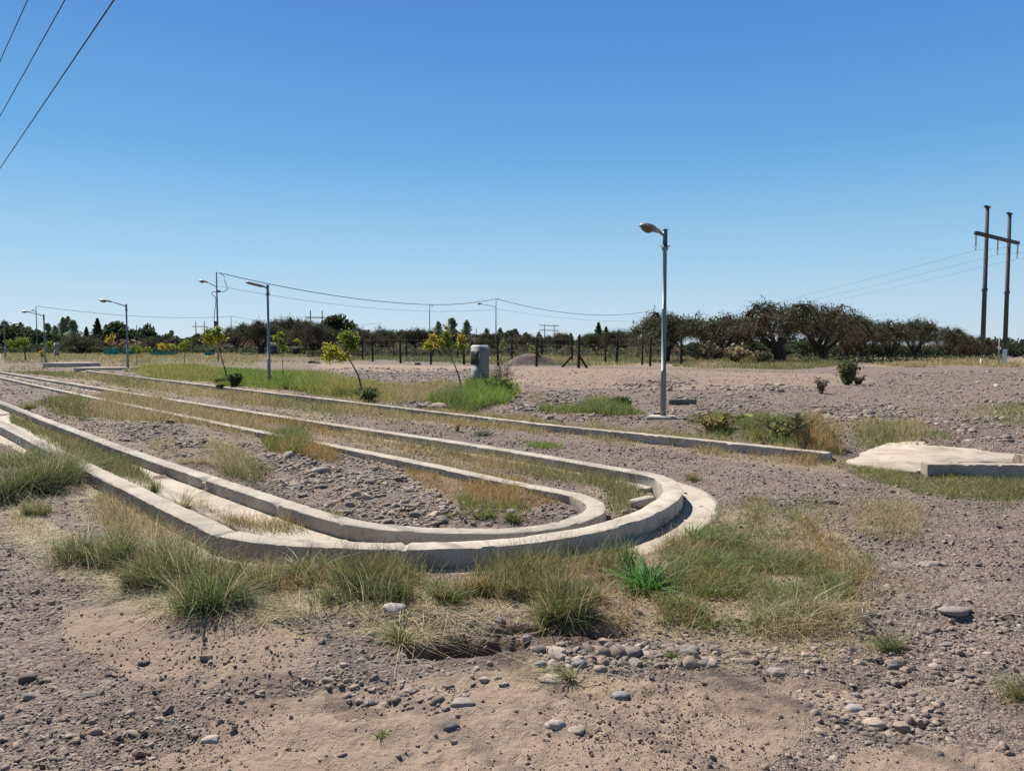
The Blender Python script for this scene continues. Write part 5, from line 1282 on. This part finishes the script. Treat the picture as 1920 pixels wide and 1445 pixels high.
# the far orchard: rows of dark crowns one cannot tell apart
wood = MB(); n = 0
def crown_mass(px0, px1, Y, top_px, jitter, npt, pal, size, bottom=.2):
    global wood
    x0, x1 = D(px0, 650, Y)[0], D(px1, 650, Y)[0]
    x = rng.uniform(x0, x1, npt); y = Y + rng.uniform(-7, 7, npt)
    zt = H + (645 - top_px) * Y / F
    hgt = zt * (.66 + .85 * fbm(x * .30, y * .05, int(Y), 4)) + jitter * fbm(x * .9, y * .3, 5)
    zz = float(Z((x0 + x1) / 2, Y)); z = Z(x, y) + np.maximum(hgt - zz, .8) * (bottom + (1 - bottom) * rng.random(npt)**.75)
    leaves_at(wood, np.c_[x, y, z], size, pal)
crown_mass(-80, 300, 165, 617, 1.0, 24000, DKG, .5); crown_mass(240, 700, 170, 621, .9, 22000, DKG, .5); crown_mass(640, 1260, 165, 623, .9, 28000, DKG, .48)
crown_mass(240, 760, 140, 632, .8, 12000, TW, .4); crown_mass(1240, 1640, 150, 636, .6, 13000, DKG, .4, .0); crown_mass(1600, 1900, 150, 640, .4, 8000, DKG, .4, .0); crown_mass(590, 1250, 112, 640, .5, 14000, LF, .26, .0); crown_mass(600, 1250, 92, 650, .4, 13000, [(.06,.065,.045),(.09,.085,.06),(.05,.06,.04),(.12,.10,.075)], .2, .0); crown_mass(0, 600, 125, 647, .4, 9000, DKG, .3, .0); crown_mass(1860, 2050, 230, 634, 1.5, 3500, DKG, .6)
crown_mass(700, 1260, 130, 633, .8, 15000, TW, .36)
wood.build('far_orchard', M['leaf'], label='dark band of distant orchard trees along the horizon', cat='orchard', kind='stuff')
# undergrowth in the shade of the right row and along the fences
ug = MB()
def under(px, dens_n, hgt, pal, size):
    poly = GL(px, 0); lo, hi = poly.min(0), poly.max(0); x = rng.uniform(lo[0], hi[0], dens_n * 3); y = rng.uniform(lo[1], hi[1], dens_n * 3)
    ok = inside(poly, x, y) & (fbm(x * .3, y * .3, 9, 3) > -.15); x, y = x[ok][:dens_n], y[ok][:dens_n]
    leaves_at(ug, np.c_[x, y, Z(x, y) + hgt * rng.random(len(x))**1.6 * (1 + fbm(x * .5, y * .5, 3))], size, pal)
under([(1500,677),(1880,675),(1880,681),(1500,683)], 3000, .5, LF, .14)
under([(1240,672),(1500,675),(1500,681),(1240,679)], 2500, .6, LF, .14)
under([(600,664),(1240,669),(1240,676),(600,671)], 7000, 1.0, LF, .18)
under([(0,658),(600,660),(600,666),(0,663)], 6000, 1.2, LF, .25)
ug.build('undergrowth', M['leaf'], label='low dark weeds under the bare trees and along the fences', cat='undergrowth', kind='stuff')
# three dark spires beyond the pylon
for px, pt, lab in ((1893, 640, 'left dark spire of a far conifer clump by the right edge'), (1903, 641, 'middle dark spire of a far conifer clump by the right edge'), (1915, 636, 'right and tallest dark spire by the right edge')):
    pos, s = treeat(px, 190, pt, 'c1'); plant_tree('c1', None, 0, 0, (.5, .5, s), lab, GC_, 'conifer_tree', rz=px, pos=pos)

# ------------------------------------------------------------------ saplings
YEL = [(.40,.36,.05),(.46,.40,.07),(.32,.32,.05),(.27,.30,.05)]
YGR = [(.17,.24,.04),(.22,.27,.05),(.13,.20,.035),(.30,.31,.06)]
ORG = [(.50,.34,.06),(.44,.30,.07),(.52,.40,.10),(.36,.32,.06)]
def sapling(base, stem, clusters, label, Y=None, r0=.022, z=.1, size=.085, name='sapling', group='young trees along the verge'):
    c = gp(*base, z) if Y is None else np.array([*D(base[0], base[1], Y)[:2], 0.0]); 
    if Y is not None: c[2] = float(Z(c[0], c[1]))
    T = thing(name, c, label, 'sapling', group); Y = c[1]; s = Y / F
    def W(px, py, dy=0.): return np.array(D(px, py, Y)) + np.array([0, dy, 0]) - c
    tb = MB(); pts = [np.array([0, 0, -.1])] + [W(a_, b_) for a_, b_ in stem]; pts = catmull(np.array(pts), .12)
    tb.tube(pts, np.linspace(r0, r0 * .5, len(pts)), 7); tip = pts[-1]; cr = MB()
    for (px, py, rp, pal, n) in clusters:
        n = int(n * 2.8); q = W(px, py, random.uniform(-.15, .15)); tb.tube(catmull(np.array([tip, (tip + q) / 2 + [0, 0, -.03], q]), .1), .008, 5, cap=False)
        d = rng.normal(0, 1, (n, 3)); d /= np.linalg.norm(d, axis=1)[:, None]; rr_ = rp * s
        leaves_at(cr, q + d * (rr_ * np.abs(rng.normal(.4, .5, n)))[:, None] * [1.1, 1.1, .9], size * .58, pal, elong=1.7)
        for k in range(5): tb.tube([q, q + rng.normal(0, 1, 3) * rr_ * .5], .005, 4, cap=False)
    tb.build('trunk', M['stem'], T, smooth=True); cr.build('crown', M['leaf'], T)
sapling((681, 737), [(672,705),(660,682),(651,667)], [(625,660,17,YEL,300),(617,652,10,YEL,90),(640,668,12,YEL,120),(655,638,16,YGR,260),(648,628,10,YGR,100),(662,650,11,YGR,110),(615,672,8,YEL,60),(668,634,8,YGR,60)], 'leaning sapling with one yellow and one green half, nearest to the verge kerb', r0=.035)
sapling((867, 731), [(860,705),(852,683),(845,668)], [(804,646,11,YEL,130),(812,632,7,ORG,60),(825,642,10,ORG,110),(836,630,11,YGR,110),(864,634,9,ORG,80),(866,650,11,YGR,90),(842,645,10,YGR,80),(838,614,6,[(.40,.36,.22)],40)], 'leaning sapling with orange and yellow leaves left of the pillar cabinet', r0=.03)
sapling((428, 714), [(421,690),(414,665),(410,648)], [(388,634,11,YEL,150),(404,624,12,YGR,170),(413,634,10,YEL,120),(396,640,8,YEL,70),(390,622,6,YGR,40),(412,618,7,YGR,60)], 'yellow green sapling before the pole with looping cables', r0=.03, size=.10)
sapling((533, 718), [(531,700),(530,680),(531,660)], [(520,634,9,YGR,60),(530,645,9,YGR,70),(534,655,7,YGR,40),(560,640,6,YGR,35),(524,626,6,YGR,30)], 'sparse green sapling right of the slim-headed lamp', r0=.02, size=.09)
sapling((256, 684), [(256,675),(257,665)], [(252,652,8,YGR,90),(262,658,9,YGR,90),(276,655,6,YGR,40)], 'bushy green sapling just right of the long-armed lamp', r0=.03, size=.13)
sapling((345, 690), [(346,675),(346,660)], [(343,645,9,YGR,70),(354,642,7,YGR,50),(338,650,6,YEL,30)], 'thin green sapling between the screens and the yellow sapling', r0=.022, size=.11)
sapling((48, 676), [(47,665),(44,655)], [(24,643,8,YGR,90),(38,641,9,YGR,110),(48,642,7,YGR,90),(30,648,8,YGR,80)], 'low spreading yellow green tree at far left', r0=.08, size=.2)
sapling((79, 680), [(78,672),(76,664)], [(76,660,5,ORG,40),(80,666,5,YGR,40)], 'small orange tipped sapling by the far lamp', r0=.03, size=.13)
sapling((90, 668), [(90,660),(91,652)], [(90,644,8,YGR,80),(96,648,6,YGR,40)], 'pale green sapling behind the small far lamp', r0=.05, size=.2)
sapling((207, 668), [(207,660),(207,650)], [(206,638,8,ORG,120),(209,630,5,ORG,40)], 'orange yellow sapling left of the long-armed lamp', r0=.05, size=.2)
sapling((312, 668), [(312,662),(312,656)], [(303,649,7,ORG,80),(315,650,7,YEL,80),(324,648,5,YEL,40)], 'golden low bush above the dull green screen', r0=.05, size=.2)
sapling((732, 682), [(732,668),(734,652)], [], 'bare thin sapling between fence posts', r0=.03) if False else None
sapling((940, 684), [(940,672),(940,662)], [(940,650,7,YGR,40),(942,640,5,YGR,25)], 'thin yellow green sapling right of the pillar cabinet', r0=.02, size=.14)
sapling((1005, 684), [(1004,670),(1003,660)], [(1003,655,6,YEL,30),(998,652,5,YGR,25)], 'yellow wisp of a sapling among the fence posts', r0=.02, size=.14)

# ------------------------------------------------------------------ plumed grasses and shrubs
def pampas(px, py, wpx, hpx, label, n=420, z=.0):
    c = gp(px, py, z); s = c[1] / F; R_ = wpx * .5 * s; h = hpx * s; mb = MB()
    a = rng.uniform(0, 2 * PI, n); q = rng.random(n) * R_ * .4
    blades(mb, np.cos(a) * q, np.sin(a) * q, np.zeros(n), h * rng.uniform(.5, .95, n), .04, .7, 'olive', 4, az=a)
    T = thing('plumed_grass', c, label, 'ornamental grass', 'plumed grasses by the orchard'); mb.build('blades', M['grass'], T)
    pm = MB(); m = 46; a = rng.uniform(0, 2 * PI, m); el = rng.uniform(.45, 1.0, m)
    for k in range(m):
        d = np.array([math.cos(a[k]) * math.cos(el[k] * 1.3), math.sin(a[k]) * math.cos(el[k] * 1.3), math.sin(el[k] * 1.3)])
        p0 = d * h * .62 * random.uniform(.9, 1.1); p1 = d * h * random.uniform(.85, 1.08) + np.array([0, 0, -.06]); t_ = rng.random(60)[:, None]
        leaves_at(pm, p0 * (1 - t_) + p1 * t_ + rng.normal(0, .045, (60, 3)), .07, [(.40,.33,.20),(.46,.39,.25),(.34,.27,.15)], elong=2.5)
    pm.build('plumes', M['grass'], T)
pampas(1318, 681, 46, 42, 'largest straw-coloured plumed grass clump under the dark tree')
pampas(1378, 681, 28, 34, 'middle plumed grass clump between two tree trunks')
pampas(1428, 681, 28, 24, 'smallest plumed grass clump left of the largest bare tree')
def shrub(px, py, wpx, hpx, pal, n, label, size=.07, nst=16, z=.1, name='shrub', leaf=True, pale=None, group=None):
    c = gp(px, py, z); s = c[1] / F; Rr = wpx * .5 * s; h = hpx * s; T = thing(name, c, label, 'shrub', group); tb, cr = MB(), MB(); P_ = []
    for k in range(nst):
        a = random.uniform(0, 2 * PI); e = np.array([math.cos(a) * Rr * random.uniform(.2, 1), math.sin(a) * Rr * random.uniform(.2, 1), h * random.uniform(.55, 1.0)])
        L = catmull(np.array([[0, 0, -.05], e * .5 + [0, 0, h * .08], e]), .08); tb.tube(L, np.linspace(.012, .004, len(L)), 5, cap=False); P_.append(L[int(len(L) * .25):])
        for j in range(4):
            q = L[random.randint(len(L) // 3, len(L) - 1)]; tb.tube([q, q + rng.normal(0, 1, 3) * [Rr * .25, Rr * .25, h * .12] + [0, 0, h * .08]], .005, 4, cap=False)
    P_ = np.concatenate(P_); q = P_[rng.integers(0, len(P_), n)] + rng.normal(0, 1, (n, 3)) * [Rr * .14, Rr * .14, h * .07]
    q[:, 2] = np.abs(q[:, 2])
    leaves_at(cr, q, size, pal, elong=2.2)
    tb.build('stems', M['stem'], T); cr.build('foliage', M['leaf'], T)
shrub(1588, 722, 46, 46, [(.12,.15,.06),(.17,.19,.08),(.09,.12,.05),(.22,.21,.11)], 1100, 'round green shrub alone on the bare dirt at right', .07, 26)
shrub(1608, 720, 26, 16, [(.10,.09,.06),(.14,.12,.08)], 250, 'small grey twiggy plant at the right foot of the green shrub', .05, 12)
shrub(1540, 738, 30, 30, [(.24,.17,.11),(.30,.22,.14)], 220, 'dry brown twiggy shrub left of the round green shrub', .04, 22)
shrub(1340, 812, 85, 34, [(.32,.25,.09),(.25,.25,.08),(.38,.25,.11)], 420, 'reddish weedy bush on the verge right of the street lamp', .045, 26)
shrub(1470, 822, 120, 44, [(.30,.32,.11),(.36,.34,.15),(.25,.28,.10)], 240, 'tall tangled green weed on the verge between lamp and driveway slab', .045, 30)
shrub(1560, 836, 60, 34, [(.30,.28,.16),(.22,.23,.10)], 110, 'thin stalky weed before the green verge patch', .04, 14)
shrub(937, 745, 56, 34, PAL['green'], 1100, 'leafy green bush at the right foot of the pillar cabinet', .06, 26)
shrub(945, 735, 70, 60, [(.34,.29,.20),(.28,.24,.15)], 200, 'dry pale stalks rising behind the cabinet bush', .035, 26)
shrub(690, 752, 50, 24, [(.10,.14,.05),(.14,.18,.07)], 500, 'dark shaded plant at the base of the leaning two-coloured sapling', .05, 20)
shrub(440, 725, 30, 22, MID, 700, 'dark green plant at the base of the yellow green sapling', .07, 18)
shrub(1165, 772, 36, 26, MID + [(.06,.11,.03)], 700, 'low dark green plant among rubble left of the street lamp', .05, 18)
shrub(412, 732, 22, 12, MID, 260, 'small grey green weed on the road before the straight kerb', .06, 10, z=0)

# ------------------------------------------------------------------ light, sky, camera
SUN_AZ, SUN_EL = math.radians(-34), math.radians(47)            # azimuth from +Y towards +X
w = bpy.data.worlds.new('World'); bpy.context.scene.world = w; w.use_nodes = True
t = w.node_tree; bg = t.nodes['Background']
sk = t.nodes.new('ShaderNodeTexSky'); sk.sky_type = 'NISHITA'; sk.sun_disc = False
sk.sun_elevation = SUN_EL; sk.sun_rotation = SUN_AZ; sk.altitude = 700; sk.air_density = 1.0; sk.dust_density = .3; sk.ozone_density = 2.5
tc = t.nodes.new('ShaderNodeTexCoord'); sx = t.nodes.new('ShaderNodeSeparateXYZ'); t.links.new(tc.outputs['Generated'], sx.inputs[0])
EXPO = .70; k = 2**-EXPO / .10
sky = ramp(t, sx.outputs[2], [(0, tuple(k * q for q in (.52, .655, .80))), (.05, tuple(k * q for q in (.445, .628, .79))), (.12, tuple(k * q for q in (.305, .56, .775))), (.24, tuple(k * q for q in (.12, .375, .72))), (.42, tuple(k * q for q in (.06, .215, .61))), (.55, tuple(k * q for q in (.04, .10, .27))), (.7, tuple(k * q for q in (.02, .045, .11))), (1, tuple(k * q for q in (.018, .035, .08)))])
mixed = mixc(t, .90, sk.outputs[0], sky)
t.links.new(mixed, bg.inputs[0]); bg.inputs[1].default_value = .10
sl = bpy.data.lights.new('sun', 'SUN'); sl.energy = 5.0; sl.angle = math.radians(.53); sl.color = (1, .95, .875)
so = bpy.data.objects.new('sun', sl); C.objects.link(so)
import mathutils
dv = mathutils.Vector((-math.sin(SUN_AZ) * math.cos(SUN_EL), -math.cos(SUN_AZ) * math.cos(SUN_EL), -math.sin(SUN_EL)))
so.rotation_euler = dv.to_track_quat('-Z', 'Y').to_euler()
cam = bpy.data.cameras.new('camera'); cam.sensor_width = 36; cam.lens = 36 * F / 1920; cam.clip_end = 12000; cam.clip_start = .05
co = bpy.data.objects.new('camera', cam); C.objects.link(co); co.location = (0, 0, H); co.rotation_euler = (PI / 2 - P, 0, 0)
sc = bpy.context.scene; sc.camera = co
sc.view_settings.view_transform = 'Standard'; sc.view_settings.look = 'None'; sc.view_settings.exposure = EXPO; sc.view_settings.gamma = 1
sc.cycles.max_bounces = 6; sc.cycles.diffuse_bounces = 3; sc.cycles.transparent_max_bounces = 8
sc.cycles.use_denoising = False
